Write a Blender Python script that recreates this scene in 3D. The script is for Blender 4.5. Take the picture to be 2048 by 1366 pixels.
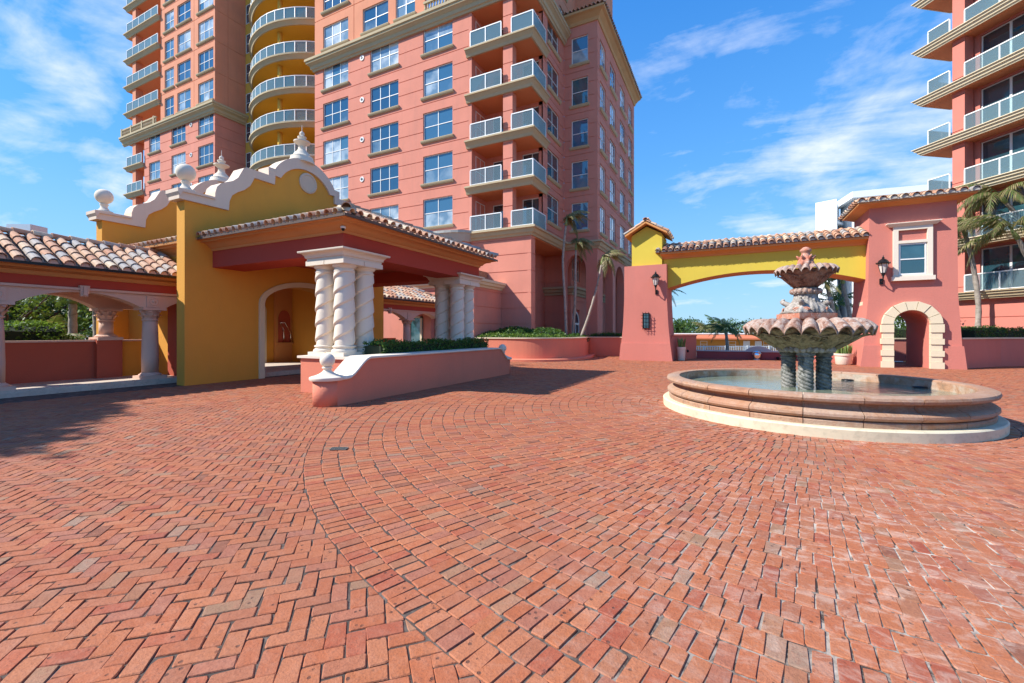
import bpy, bmesh, math, random
import numpy as np
from mathutils import Matrix, Vector
random.seed(7); rng = np.random.default_rng(11)
R = math.radians; PI = math.pi
for o in list(bpy.data.objects): bpy.data.objects.remove(o)
SC = bpy.context.scene; COL = SC.collection

# ------------------------------------------------------------ camera, sky, sun, exposure
# world axes: X and Y run along the walls of the buildings; the camera looks between them
YAW = math.atan(0.5)
cd = bpy.data.cameras.new('camera'); cam = bpy.data.objects.new('camera', cd); COL.objects.link(cam)
cam.location = (0, 0, 1.5); cam.rotation_euler = (PI/2, 0, YAW)
cd.sensor_width = 36; cd.lens = 872/2048*36; cd.shift_y = -18/2048; cd.clip_start = .05; cd.clip_end = 3000
SC.camera = cam
SUN = Vector((1.0, .70, -1.15)).normalized()      # the way the light travels
EL = math.asin(-SUN.z); AZ = math.atan2(-SUN.x, -SUN.y)

def camdir(px, py):
    l = (px-1024)/872
    return Vector((.8944*l-.4472, .4472*l+.8944, (665-py)/872)).normalized()

w = bpy.data.worlds.new('World'); SC.world = w; w.use_nodes = True
nt = w.node_tree; nt.nodes.clear()
def N(nt, t, **k):
    n = nt.nodes.new(t)
    for a, b in k.items(): setattr(n, a, b)
    return n
def lk(nt, a, b): nt.links.new(a, b)
def mth(nt, op, a, b=None, c=None, clamp=False):
    n = N(nt, 'ShaderNodeMath', operation=op, use_clamp=clamp)
    for i, x in enumerate((a, b, c)):
        if x is None: continue
        if isinstance(x, (int, float)): n.inputs[i].default_value = x
        else: lk(nt, x, n.inputs[i])
    return n.outputs[0]
def mixc(nt, f, a, b, mode='MIX'):
    n = N(nt, 'ShaderNodeMix', data_type='RGBA', blend_type=mode)
    for i, x in ((0, f), (6, a), (7, b)):
        if isinstance(x, (int, float)): n.inputs[i].default_value = x
        elif isinstance(x, (tuple, list)): n.inputs[i].default_value = tuple(x[:3])+(1,)
        else: lk(nt, x, n.inputs[i])
    return n.outputs[2]
def ramp(nt, fac, stops, interp='LINEAR'):
    n = N(nt, 'ShaderNodeValToRGB'); cr = n.color_ramp; cr.interpolation = interp
    while len(cr.elements) < len(stops): cr.elements.new(.5)
    for e, (p, c) in zip(cr.elements, stops):
        e.position = p; e.color = (c, c, c, 1) if isinstance(c, (int, float)) else tuple(c)+(1,)
    lk(nt, fac, n.inputs[0]); return n.outputs[0]
def noise(nt, vec, scale, detail=4, rough=.5, dist=0, dim='3D'):
    n = N(nt, 'ShaderNodeTexNoise'); n.inputs['Scale'].default_value = scale; n.inputs['Detail'].default_value = detail
    n.inputs['Roughness'].default_value = rough; n.inputs['Distortion'].default_value = dist
    if vec is not None: lk(nt, vec, n.inputs['Vector'])
    return n.outputs['Fac']
def vscale(nt, vec, s):
    n = N(nt, 'ShaderNodeVectorMath', operation='MULTIPLY'); lk(nt, vec, n.inputs[0]); n.inputs[1].default_value = s
    return n.outputs[0]

sky = N(nt, 'ShaderNodeTexSky', sky_type='NISHITA'); sky.sun_disc = False
sky.sun_elevation = EL; sky.sun_rotation = AZ; sky.air_density = 1.0; sky.dust_density = .0; sky.ozone_density = 3.0; sky.altitude = 0
hs = N(nt, 'ShaderNodeHueSaturation'); hs.inputs['Saturation'].default_value = 1.3; hs.inputs['Value'].default_value = 1.0
lk(nt, sky.outputs[0], hs.inputs['Color'])
tc = N(nt, 'ShaderNodeTexCoord'); g = tc.outputs['Generated']
sep = N(nt, 'ShaderNodeSeparateXYZ'); lk(nt, g, sep.inputs[0])
zc = mth(nt, 'ADD', mth(nt, 'MAXIMUM', sep.outputs[2], 0.0), .16)
cmb = N(nt, 'ShaderNodeCombineXYZ')
lk(nt, mth(nt, 'DIVIDE', sep.outputs[0], zc), cmb.inputs[0]); lk(nt, mth(nt, 'DIVIDE', sep.outputs[1], zc), cmb.inputs[1])
mp = N(nt, 'ShaderNodeMapping'); mp.inputs['Rotation'].default_value = (0, 0, R(35)); mp.inputs['Scale'].default_value = (.55, 1.5, 1)
lk(nt, cmb.outputs[0], mp.inputs[0])
n1 = noise(nt, mp.outputs[0], 1.9, 10, .6, .6)
n2 = noise(nt, cmb.outputs[0], 3.0, 9, .6, .3)
def blob(px, py, deg):
    d = camdir(px, py)
    n = N(nt, 'ShaderNodeVectorMath', operation='DOT_PRODUCT'); lk(nt, g, n.inputs[0]); n.inputs[1].default_value = d
    mr = N(nt, 'ShaderNodeMapRange', interpolation_type='SMOOTHSTEP'); lk(nt, n.outputs['Value'], mr.inputs[0])
    mr.inputs[1].default_value = math.cos(R(deg)); mr.inputs[2].default_value = 1.0
    return mr.outputs[0]
bl = None
for px_, py_, dg_, wt_ in ((1760, 330, 13, 1.25), (1560, 345, 9, .8), (1440, 345, 6, .7), (110, 25, 8, .55), (235, 30, 7, .75), (236, 345, 4.2, 1.15), (1310, 165, 7, .42), (1470, 95, 7, .36), (1640, 45, 7, .32), (60, 320, 7, .30), (1620, 440, 9, .55)):
    x = mth(nt, 'MULTIPLY', blob(px_, py_, dg_), wt_)
    bl = x if bl is None else mth(nt, 'MAXIMUM', bl, x)
mixn = mth(nt, 'ADD', mth(nt, 'MULTIPLY', n1, .5), mth(nt, 'MULTIPLY', n2, .5))
cm = ramp(nt, mth(nt, 'ADD', mth(nt, 'MULTIPLY', mth(nt, 'SUBTRACT', mixn, .5), 2.0), mth(nt, 'MULTIPLY', bl, .24)), [(.08, 0), (.22, .25), (.50, .85)])
cm = mth(nt, 'MULTIPLY', cm, ramp(nt, sep.outputs[2], [(0, 0), (.06, 1)]))
hz = ramp(nt, sep.outputs[2], [(0, (1.28, 2.20, 3.02)), (.12, (.92, 1.92, 3.00)), (.33, (.40, 1.30, 2.85)), (.62, (.12, .76, 2.45))])
skyb = mixc(nt, ramp(nt, sep.outputs[2], [(0, .97), (.15, .9), (.6, .55), (1, .4)]), hs.outputs[0], hz)
skyc = mixc(nt, cm, skyb, (3.3, 3.45, 3.75))
bg = N(nt, 'ShaderNodeBackground'); bg.inputs[1].default_value = .15
lk(nt, skyc, bg.inputs[0])
wo = N(nt, 'ShaderNodeOutputWorld'); lk(nt, bg.outputs[0], wo.inputs[0])

sd = bpy.data.lights.new('sun', 'SUN'); sd.energy = 3.5; sd.angle = R(.53); sd.color = (1, .955, .87)
so = bpy.data.objects.new('sun', sd); COL.objects.link(so); so.location = (-60, -45, 70)
so.rotation_mode = 'QUATERNION'; so.rotation_quaternion = SUN.to_track_quat('-Z', 'Y')
vs = SC.view_settings; vs.view_transform = 'Standard'; vs.look = 'None'; vs.exposure = 1.14; vs.gamma = 1
SC.cycles.max_bounces = 8; SC.cycles.transparent_max_bounces = 16
SC.cycles.use_denoising = True; SC.cycles.caustics_reflective = False; SC.cycles.caustics_refractive = False

# ------------------------------------------------------------ helpers
WM = {}
I4 = Matrix.Identity(4)
def T(x, y, z=0): return Matrix.Translation((x, y, z))
def RZ(a): return Matrix.Rotation(a, 4, 'Z')
def place(o, parent, M):
    if o.name not in COL.objects: COL.objects.link(o)
    if parent is not None:
        o.parent = parent; o.matrix_parent_inverse = WM[parent.name].inverted()
    o.matrix_basis = M; WM[o.name] = M.copy()
    return o
def tag(o, label=None, cat=None, group=None, kind=None):
    if label: o['label'] = label
    if cat: o['category'] = cat
    if group: o['group'] = group
    if kind: o['kind'] = kind
    return o
def thing(name, label, cat, loc=(0, 0, 0), group=None):
    o = bpy.data.objects.new(name, None); o.empty_display_size = .3
    place(o, None, T(*loc)); return tag(o, label, cat, group)
def inst(name, me, parent, M):
    return place(bpy.data.objects.new(name, me), parent, M)
def camxy(r, d):  # metres to the right of / ahead of the camera
    return (.894427*r-.447214*d, .447214*r+.894427*d)

def mesh_np(name, V, F, mat, rnd=None, smooth=False):
    V = np.asarray(V, np.float32); F = np.asarray(F, np.int32); k = F.shape[1]
    me = bpy.data.meshes.new(name)
    me.vertices.add(len(V)); me.vertices.foreach_set('co', V.ravel())
    me.loops.add(F.size); me.loops.foreach_set('vertex_index', F.ravel())
    me.polygons.add(len(F)); me.polygons.foreach_set('loop_start', np.arange(0, F.size, k, dtype=np.int32))
    if smooth: me.polygons.foreach_set('use_smooth', np.ones(len(F), bool))
    if rnd is not None:
        a = me.attributes.new('rnd', 'FLOAT', 'FACE'); a.data.foreach_set('value', np.asarray(rnd, np.float32))
    me.update(calc_edges=True); me.materials.append(mat); return me

class MB:
    def __init__(s): s.v = []; s.f = []
    def add(s, vs, fs):
        b = len(s.v); s.v += [tuple(p) for p in vs]; s.f += [tuple(b+i for i in q) for q in fs]; return s
    def box(s, x0, x1, y0, y1, z0, z1):
        return s.add([(x0, y0, z0), (x1, y0, z0), (x1, y1, z0), (x0, y1, z0), (x0, y0, z1), (x1, y0, z1), (x1, y1, z1), (x0, y1, z1)],
                     [(3, 2, 1, 0), (4, 5, 6, 7), (0, 1, 5, 4), (1, 2, 6, 5), (2, 3, 7, 6), (3, 0, 4, 7)])
    def prism(s, poly, y0, y1):      # outline in XZ, pulled along Y
        n = len(poly)
        return s.add([(a, y0, b) for a, b in poly]+[(a, y1, b) for a, b in poly],
                     [tuple(range(n)), tuple(range(2*n-1, n-1, -1))]+[(i, i+n, (i+1) % n+n, (i+1) % n) for i in range(n)])
    def prismx(s, poly, x0, x1):     # outline in YZ, pulled along X
        n = len(poly)
        return s.add([(x0, a, b) for a, b in poly]+[(x1, a, b) for a, b in poly],
                     [tuple(range(n)), tuple(range(2*n-1, n-1, -1))]+[(i, i+n, (i+1) % n+n, (i+1) % n) for i in range(n)])
    def prismz(s, poly, z0, z1):
        n = len(poly)
        return s.add([(a, b, z0) for a, b in poly]+[(a, b, z1) for a, b in poly],
                     [tuple(range(n-1, -1, -1)), tuple(range(n, 2*n))]+[(i, (i+1) % n, (i+1) % n+n, i+n) for i in range(n)])
    def lathe(s, prof, n=24, c=(0, 0), fn=None, caps=True):
        vs = []; m = len(prof)
        for j, (r, z) in enumerate(prof):
            for i in range(n):
                a = 2*PI*i/n; rr, zz = (r, z) if fn is None else fn(a, r, z, j/(m-1))
                vs.append((c[0]+rr*math.cos(a), c[1]+rr*math.sin(a), zz))
        fs = [(j*n+i, j*n+(i+1) % n, (j+1)*n+(i+1) % n, (j+1)*n+i) for j in range(m-1) for i in range(n)]
        if caps: fs += [tuple(range(n-1, -1, -1)), tuple(range((m-1)*n, m*n))]
        return s.add(vs, fs)
    def tube(s, pts, rad, n=8, caps=True):
        pts = [Vector(p) for p in pts]; vs = []; k = len(pts)
        if isinstance(rad, (int, float)): rad = [rad]*k
        for j, p in enumerate(pts):
            d = (pts[min(j+1, k-1)]-pts[max(j-1, 0)]).normalized()
            a = Vector((0, 0, 1)) if abs(d.z) < .9 else Vector((1, 0, 0))
            e = d.cross(a).normalized(); q = d.cross(e)
            for i in range(n):
                t = 2*PI*i/n; vs.append(p+(e*math.cos(t)+q*math.sin(t))*rad[j])
        fs = [(j*n+i, (j+1)*n+i, (j+1)*n+(i+1) % n, j*n+(i+1) % n) for j in range(k-1) for i in range(n)]
        if caps: fs += [tuple(range(n)), tuple(range(k*n-1, (k-1)*n-1, -1))]
        return s.add(vs, fs)
    def sweep(s, path, prof, closed=False):   # profile (outward, z); outward is to the right of travel
        n = len(path); m = len(prof); vs = []
        for i, p in enumerate(path):
            def dr(a, b):
                d = Vector((path[b][0]-path[a][0], path[b][1]-path[a][1])); d.normalize(); return Vector((d.y, -d.x))
            ns = []
            if i > 0 or closed: ns.append(dr((i-1) % n, i))
            if i < n-1 or closed: ns.append(dr(i, (i+1) % n))
            q = ns[0] if len(ns) == 1 else (ns[0]+ns[1])/(1+ns[0].dot(ns[1]))
            for o, z in prof: vs.append((p[0]+q.x*o, p[1]+q.y*o, z))
        fs = []
        for i in range(n if closed else n-1):
            j = (i+1) % n
            for k in range(m): fs.append((i*m+k, j*m+k, j*m+(k+1) % m, i*m+(k+1) % m))
        if not closed: fs += [tuple(range(m)), tuple(range(n*m-1, (n-1)*m-1, -1))]
        return s.add(vs, fs)
    def mesh(s, name, mat, smooth=False, fix=True, auto=None):
        me = bpy.data.meshes.new(name); me.from_pydata([tuple(v) for v in s.v], [], s.f)
        if fix:
            bm = bmesh.new(); bm.from_mesh(me); bmesh.ops.recalc_face_normals(bm, faces=bm.faces); bm.to_mesh(me); bm.free()
        me.materials.append(mat)
        if smooth or auto:
            me.polygons.foreach_set('use_smooth', np.ones(len(me.polygons), bool))
            if auto: me.set_sharp_from_angle(angle=R(auto))
        me.update(); return me
    def build(s, name, mat, parent=None, M=I4, smooth=False, auto=None):
        return inst(name, s.mesh(name, mat, smooth, auto=auto), parent, M)

def box(name, mat, parent, x0, x1, y0, y1, z0, z1, M=I4): return MB().box(x0, x1, y0, y1, z0, z1).build(name, mat, parent, M)
def arcpts(x0, x1, spring, rise, n=16, seg=False):
    """points of an arch from x1 down to x0 (elliptic, or circular segment)"""
    xc = (x0+x1)/2; h = (x1-x0)/2; out = []
    for i in range(n+1):
        if seg:
            rr = (h*h+rise*rise)/(2*rise); x = x1-(x1-x0)*i/n
            out.append((x, spring+rise-rr+math.sqrt(rr*rr-(x-xc)**2)))
        else:
            t = PI*i/n; out.append((xc+h*math.cos(t), spring+rise*math.sin(t)))
    return out
def notch(x0, x1, spring, rise, z0=0, n=16, seg=False): return [(x1, z0)]+arcpts(x0, x1, spring, rise, n, seg)+[(x0, z0)]

# ------------------------------------------------------------ materials
MATS = {}
def newmat(name):
    m = bpy.data.materials.new(name); m.use_nodes = True; nt = m.node_tree
    return m, nt, nt.nodes['Principled BSDF']
def pos(nt): return N(nt, 'ShaderNodeNewGeometry').outputs['Position']
def bump(nt, h, strength, dist, bsdf):
    b = N(nt, 'ShaderNodeBump'); b.inputs['Strength'].default_value = strength; b.inputs['Distance'].default_value = dist
    lk(nt, h, b.inputs['Height']); lk(nt, b.outputs[0], bsdf.inputs['Normal'])
def stucco(name, c, var=.10, rough=.9, grain=55, bs=.35, stain=.12):
    m, nt, b = newmat(name); p = pos(nt)
    a = noise(nt, p, .55, 5, .6); s = noise(nt, vscale(nt, p, (2.2, 2.2, .28)), 1.3, 5, .6); f = noise(nt, p, grain, 3, .6)
    lo = tuple(x*(1-var*1.6) for x in c); hi = tuple(min(1, x*(1+var)) for x in c)
    col = mixc(nt, a, lo, hi)
    col = mixc(nt, mth(nt, 'MULTIPLY', ramp(nt, s, [(.50, 0), (.78, 1)]), stain), col, tuple(x*.55+.05 for x in c))
    col = mixc(nt, mth(nt, 'MULTIPLY', f, .10), col, tuple(x*.5 for x in c))
    lk(nt, col, b.inputs['Base Color']); b.inputs['Roughness'].default_value = rough; b.inputs['Specular IOR Level'].default_value = .25
    h = mth(nt, 'ADD', noise(nt, p, 26, 4, .65), mth(nt, 'MULTIPLY', f, .6))
    bump(nt, h, bs, .012, b); return m
def plain(name, c, rough=.5, metal=0, spec=.5, var=.06, scale=6):
    m, nt, b = newmat(name); p = pos(nt)
    col = mixc(nt, noise(nt, p, scale, 4), tuple(x*(1-var) for x in c), tuple(min(1, x*(1+var)) for x in c))
    lk(nt, col, b.inputs['Base Color']); b.inputs['Roughness'].default_value = rough; b.inputs['Metallic'].default_value = metal
    b.inputs['Specular IOR Level'].default_value = spec; return m
def rnd_socket(nt, src):
    if src == 'obj': return N(nt, 'ShaderNodeObjectInfo').outputs['Random']
    n = N(nt, 'ShaderNodeAttribute', attribute_name='rnd'); return n.outputs['Fac']
def h2(nt, r, k):  # a second random number out of the first
    return mth(nt, 'FRACT', mth(nt, 'MULTIPLY', r, k))

def stone(name, cols, rough=.75, s=3.0, bs=.5, crust=None, fine=40, tint=None):
    """mottled stone: cols = list of colours picked by noise"""
    m, nt, b = newmat(name); p = pos(nt)
    f = noise(nt, p, s, 8, .65, .4); k = len(cols)
    col = ramp(nt, f, [(.28+.44*i/(k-1), c) for i, c in enumerate(cols)])
    g2 = noise(nt, p, s*7, 5, .6)
    col = mixc(nt, mth(nt, 'MULTIPLY', ramp(nt, g2, [(.5, 0), (.7, 1)]), .35), col, tuple(x*.45 for x in cols[0]))
    if crust:
        g3 = noise(nt, p, s*1.7, 7, .7, .8); col = mixc(nt, ramp(nt, g3, [(.54, 0), (.68, .8)]), col, crust)
    if tint:
        r = N(nt, 'ShaderNodeObjectInfo').outputs['Random']; col = mixc(nt, mth(nt, 'MULTIPLY', r, .55), col, tint[0]); col = mixc(nt, mth(nt, 'MULTIPLY', h2(nt, r, 17.3), .45), col, tint[1])
    lk(nt, col, b.inputs['Base Color']); b.inputs['Roughness'].default_value = rough
    bump(nt, mth(nt, 'ADD', noise(nt, p, fine, 5, .7), mth(nt, 'MULTIPLY', g2, .8)), bs, .01, b); return m
def tile_mat(name, src):
    m, nt, b = newmat(name); p = pos(nt); r = rnd_socket(nt, src)
    col = ramp(nt, r, [(0, (.52, .27, .16)), (.16, (.58, .36, .23)), (.30, (.42, .37, .33)), (.44, (.64, .51, .36)), (.56, (.54, .28, .17)), (.68, (.36, .33, .31)), (.80, (.62, .43, .29)), (.92, (.46, .22, .13))], 'CONSTANT')
    n1 = noise(nt, p, 9, 6, .65); n2 = noise(nt, p, 38, 4, .6)
    col = mixc(nt, mth(nt, 'MULTIPLY', ramp(nt, n1, [(.48, 0), (.74, 1)]), .40), col, (.20, .15, .12))
    col = mixc(nt, mth(nt, 'MULTIPLY', ramp(nt, n2, [(.55, 0), (.72, 1)]), .35), col, (.52, .47, .40))
    lk(nt, col, b.inputs['Base Color']); b.inputs['Roughness'].default_value = .85
    bump(nt, n2, .4, .008, b); return m
def brick_mat(name, src):
    m, nt, b = newmat(name); p = pos(nt); r = rnd_socket(nt, src)
    col = ramp(nt, r, [(0, (0.344, 0.094, 0.036)), (.13, (0.384, 0.122, 0.048)), (.26, (0.319, 0.110, 0.055)), (.38, (0.367, 0.102, 0.039)), (.50, (0.399, 0.141, 0.063)), (.60, (0.312, 0.110, 0.067)), (.70, (0.375, 0.115, 0.045)), (.79, (0.344, 0.079, 0.035)), (.86, (0.287, 0.122, 0.063)), (.915, (0.295, 0.059, 0.029)), (.95, (0.263, 0.157, 0.091)), (.975, (0.200, 0.071, 0.039)), (.99, (0.255, 0.188, 0.134))], 'CONSTANT')
    r2 = h2(nt, r, 37.7)
    col = mixc(nt, mth(nt, 'MULTIPLY', r2, .30), col, (.52, .175, .080))
    n1 = noise(nt, p, 16, 6, .65, .2); n2 = noise(nt, p, 80, 4, .65); n3 = noise(nt, p, .9, 5, .6); n4 = noise(nt, p, 34, 5, .7, .6)
    col = mixc(nt, mth(nt, 'MULTIPLY', ramp(nt, n1, [(.44, 0), (.68, 1)]), .36), col, (.48, .20, .115))
    col = mixc(nt, mth(nt, 'MULTIPLY', ramp(nt, n4, [(.54, 0), (.68, 1)]), .45), col, (.24, .085, .05))
    col = mixc(nt, mth(nt, 'MULTIPLY', ramp(nt, n2, [(.50, 0), (.68, 1)]), .45), col, (.17, .06, .038))
    # pits and drag marks of hand-moulded brick
    vo = N(nt, 'ShaderNodeTexVoronoi'); vo.inputs['Scale'].default_value = 15; lk(nt, p, vo.inputs['Vector'])
    pit = ramp(nt, mth(nt, 'ADD', vo.outputs['Distance'], mth(nt, 'MULTIPLY', n2, .12)), [(.17, 1), (.23, 0)])
    pit = mth(nt, 'MULTIPLY', pit, ramp(nt, noise(nt, p, 5.5, 2), [(.46, 0), (.54, 1)]))
    col = mixc(nt, mth(nt, 'MULTIPLY', pit, .75), col, (.055, .03, .025))
    # lime smears left round the fountain and to its right
    sp = N(nt, 'ShaderNodeVectorMath', operation='DISTANCE'); lk(nt, p, sp.inputs[0]); sp.inputs[1].default_value = (1.5, 3.9, 0)
    near = ramp(nt, mth(nt, 'MULTIPLY', sp.outputs['Value'], .1), [(.06, 1), (.33, 0)])
    sp2 = N(nt, 'ShaderNodeVectorMath', operation='DISTANCE'); lk(nt, p, sp2.inputs[0]); sp2.inputs[1].default_value = (1.3, 10.1, 0)
    near2 = mth(nt, 'MULTIPLY', ramp(nt, mth(nt, 'MULTIPLY', sp2.outputs['Value'], .1), [(.27, 1), (.42, 0)]), .8)
    nr = mth(nt, 'ADD', mth(nt, 'MAXIMUM', near, near2), .10)
    sm = ramp(nt, noise(nt, vscale(nt, p, (1, 1.6, 1)), 5.5, 8, .72, .8), [(.49, 0), (.63, 1)])
    col = mixc(nt, mth(nt, 'MULTIPLY', sm, mth(nt, 'MULTIPLY', nr, .50)), col, (.60, .46, .37))
    col = mixc(nt, mth(nt, 'MULTIPLY', ramp(nt, n3, [(.38, 0), (.70, 1)]), .34), col, (.22, .08, .05))
    lk(nt, col, b.inputs['Base Color']); b.inputs['Roughness'].default_value = .78; b.inputs['Specular IOR Level'].default_value = .35
    h = mth(nt, 'SUBTRACT', mth(nt, 'ADD', mth(nt, 'MULTIPLY', n1, 1.0), mth(nt, 'MULTIPLY', n2, .5)), mth(nt, 'MULTIPLY', pit, .8))
    bump(nt, h, .55, .012, b); return m
def leaf_mat(name, a, bcol, dry=None, src='rnd', trans=.25):
    m, nt, b = newmat(name); r = rnd_socket(nt, src); p = pos(nt)
    st = [(0, a), (1, bcol)] if dry is None else [(0, a), (.45, bcol), (.72, dry), (1, tuple(x*1.25 for x in dry))]
    col = ramp(nt, r, st)
    col = mixc(nt, mth(nt, 'MULTIPLY', noise(nt, p, 3, 3), .5), col, tuple(x*.55 for x in a))
    lk(nt, col, b.inputs['Base Color']); b.inputs['Roughness'].default_value = .48; b.inputs['Specular IOR Level'].default_value = .4
    tr = N(nt, 'ShaderNodeBsdfTranslucent'); lk(nt, mixc(nt, .5, col, (.22, .30, .03)), tr.inputs['Color'])
    mx = N(nt, 'ShaderNodeMixShader'); mx.inputs[0].default_value = trans
    lk(nt, b.outputs[0], mx.inputs[1]); lk(nt, tr.outputs[0], mx.inputs[2])
    lk(nt, mx.outputs[0], nt.nodes['Material Output'].inputs[0]); return m
def pane_mat(name, dark, pale, p0=.35):
    m, nt, b = newmat(name); r = N(nt, 'ShaderNodeObjectInfo').outputs['Random']; p = pos(nt)
    blinds = N(nt, 'ShaderNodeTexWave', wave_type='BANDS', bands_direction='Z'); blinds.inputs['Scale'].default_value = 7; lk(nt, p, blinds.inputs['Vector'])
    pl = mixc(nt, mth(nt, 'MULTIPLY', blinds.outputs['Fac'], .35), pale, tuple(x*.6 for x in pale))
    f = ramp(nt, r, [(max(0, p0-.12), 1), (p0+.25, 0)])
    f2 = ramp(nt, noise(nt, p, .8, 3), [(.42, .25), (.6, 1)])
    lk(nt, mixc(nt, mth(nt, 'MULTIPLY', f, f2), dark, pl), b.inputs['Base Color'])
    b.inputs['Roughness'].default_value = .03; b.inputs['IOR'].default_value = 1.65; b.inputs['Specular IOR Level'].default_value = .9
    b.inputs['Coat Weight'].default_value = .6; b.inputs['Coat Roughness'].default_value = .02
    bump(nt, noise(nt, p, 1.3, 2), .12, .05, b); return m
def clear_glass(name, tint=(.80, .93, .95), mixv=.82):
    m = bpy.data.materials.new(name); m.use_nodes = True; nt = m.node_tree; nt.nodes.clear()
    tr = N(nt, 'ShaderNodeBsdfTransparent'); tr.inputs[0].default_value = tint+(1,)
    gl = N(nt, 'ShaderNodeBsdfPrincipled'); gl.inputs['Base Color'].default_value = (.40, .58, .65, 1); gl.inputs['Roughness'].default_value = .05
    fr = N(nt, 'ShaderNodeFresnel'); fr.inputs[0].default_value = 1.5
    mx = N(nt, 'ShaderNodeMixShader'); lk(nt, mth(nt, 'ADD', fr.outputs[0], 1-mixv, clamp=True), mx.inputs[0])
    lk(nt, tr.outputs[0], mx.inputs[1]); lk(nt, gl.outputs[0], mx.inputs[2])
    o = N(nt, 'ShaderNodeOutputMaterial'); lk(nt, mx.outputs[0], o.inputs[0]); return m

M_PINK = stucco('pink_stucco', (.70, .265, .190), var=.12, stain=.30); M_PEACH = stucco('peach_stucco', (.72, .29, .17), var=.12, stain=.28); M_GATE = stucco('gate_pink', (.60, .205, .158), grain=34, bs=.65, stain=.22)
M_PLANT = stucco('planter_pink', (.70, .235, .148), bs=.6, stain=.25)
M_OCHRE = stucco('ochre_stucco', (.74, .345, .056), var=.09, bs=.45, stain=.16); M_YEL = stucco('yellow_stucco', (.66, .51, .07), var=.07)
M_YELT = stucco('tower_yellow', (.70, .42, .07), var=.06)
M_RED = stucco('red_stucco', (.46, .070, .045), var=.07, stain=.05); M_ORANGE = stucco('orange_trim', (.66, .30, .11), var=.07, stain=.06)
M_REDW = stucco('brick_red_stucco', (.48, .105, .062), stain=.08)
M_CREAM = stucco('cream_cast_stone', (.66, .53, .40), var=.07, grain=80, bs=.3, stain=.10); M_WHITE = stucco('white_cast_stone', (.78, .68, .55), var=.05, grain=90, bs=.3, stain=.12)
M_PALECREAM = stucco('pale_cream_stone', (.74, .63, .44), var=.05, grain=90, bs=.3, stain=.10)
M_PINKSTONE = stucco('pinkish_cast_stone', (.70, .46, .36), var=.06, grain=70, bs=.35)
M_TRIM = stucco('cream_gable_trim', (.74, .60, .48), var=.06, grain=80, bs=.3, stain=.2)
M_BELT = stucco('khaki_cornice', (.52, .42, .265), var=.08, stain=.2); M_SILL = M_BELT
M_FRAME = plain('white_window_frame', (.80, .79, .76), .45); M_RAIL = plain('white_rail_paint', (.82, .82, .80), .4)
M_PANE = pane_mat('window_glass', (.045, .13, .22), (.48, .56, .60), .22); M_PANE2 = pane_mat('curtained_glass', (.05, .14, .22), (.62, .68, .70), .55)
M_PANE3 = pane_mat('shaded_room_glass', (.02, .07, .14), (.20, .28, .33), .12); M_PANE4 = pane_mat('blind_glass', (.10, .20, .29), (.66, .70, .70), .8)
PANES = (M_PANE, M_PANE, M_PANE2, M_PANE3, M_PANE3, M_PANE4)
M_DOORG = pane_mat('tinted_door_glass', (.012, .055, .075), (.05, .14, .17), .3)
M_GLASS = clear_glass('balcony_glass'); M_BLACK = plain('black_iron', (.018, .018, .02), .4, .6); M_DARK = plain('dark_interior', (.03, .025, .025), .8)
M_SOFFIT = stucco('terracotta_soffit', (.70, .26, .12), var=.05, stain=.05)
M_TILE = tile_mat('clay_tile', 'obj'); M_TILES = tile_mat('clay_tile_field', 'attr'); M_PAN = stone('clay_pan', [(.16, .09, .06), (.30, .15, .09), (.36, .26, .18)], s=8)
M_MORTAR = stone('tile_mortar', [(.30, .27, .23), (.50, .46, .40), (.40, .30, .22)], s=9)
M_BRICK = brick_mat('clay_brick', 'obj'); M_BRICKS = brick_mat('clay_brick_field', 'attr')
m, nt, b = newmat('joint_sand'); p = pos(nt)
_f = noise(nt, p, 6, 7, .7, .5); _d = N(nt, 'ShaderNodeVectorMath', operation='DISTANCE'); lk(nt, p, _d.inputs[0]); _d.inputs[1].default_value = (1.5, 3.9, 0)
_n = ramp(nt, mth(nt, 'MULTIPLY', _d.outputs['Value'], .1), [(.05, .8), (.36, 0)])
lk(nt, mixc(nt, mth(nt, 'MULTIPLY', _n, ramp(nt, _f, [(.42, 0), (.56, 1)])), ramp(nt, _f, [(.34, (.04, .028, .022)), (.54, (.085, .06, .047)), (.64, (.15, .12, .10)), (.76, (.46, .41, .35))]), (.62, .54, .45)), b.inputs['Base Color']); b.inputs['Roughness'].default_value = .95
M_SAND = m
M_CONC = stone('walk_stone', [(.44, .36, .29), (.55, .46, .38), (.60, .52, .44)], s=2.2)
M_FBAS = stone('basin_stone', [(.14, .075, .045), (.36, .17, .08), (.40, .25, .16), (.34, .17, .10), (.31, .27, .24)], s=4.2, crust=(.46, .34, .26), bs=.7, tint=((.40, .17, .08), (.42, .34, .28)))
M_FBASIN = stone('basin_inside_stone', [(.22, .15, .10), (.44, .24, .14), (.50, .40, .32), (.25, .24, .16)], s=3.0, bs=.4)
M_FSHELL = stone('shell_stone', [(.10, .05, .035), (.30, .15, .10), (.44, .34, .28), (.26, .13, .08)], s=8.5, crust=(.52, .47, .43), bs=1.0)
M_FMOSS = stone('mossy_stone', [(.04, .035, .022), (.17, .14, .08), (.38, .31, .19), (.17, .15, .07)], s=7.5, crust=(.50, .43, .30), bs=1.0, fine=28)
M_FGREY = stone('grey_stone', [(.08, .07, .06), (.24, .21, .18), (.42, .38, .34), (.26, .15, .11)], s=8, crust=(.55, .50, .46), bs=1.0)
M_FBOWL = stone('dark_red_stone', [(.07, .04, .03), (.22, .10, .07), (.34, .20, .14), (.20, .10, .07)], s=7, crust=(.42, .30, .24), bs=.9, fine=30)
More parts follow.
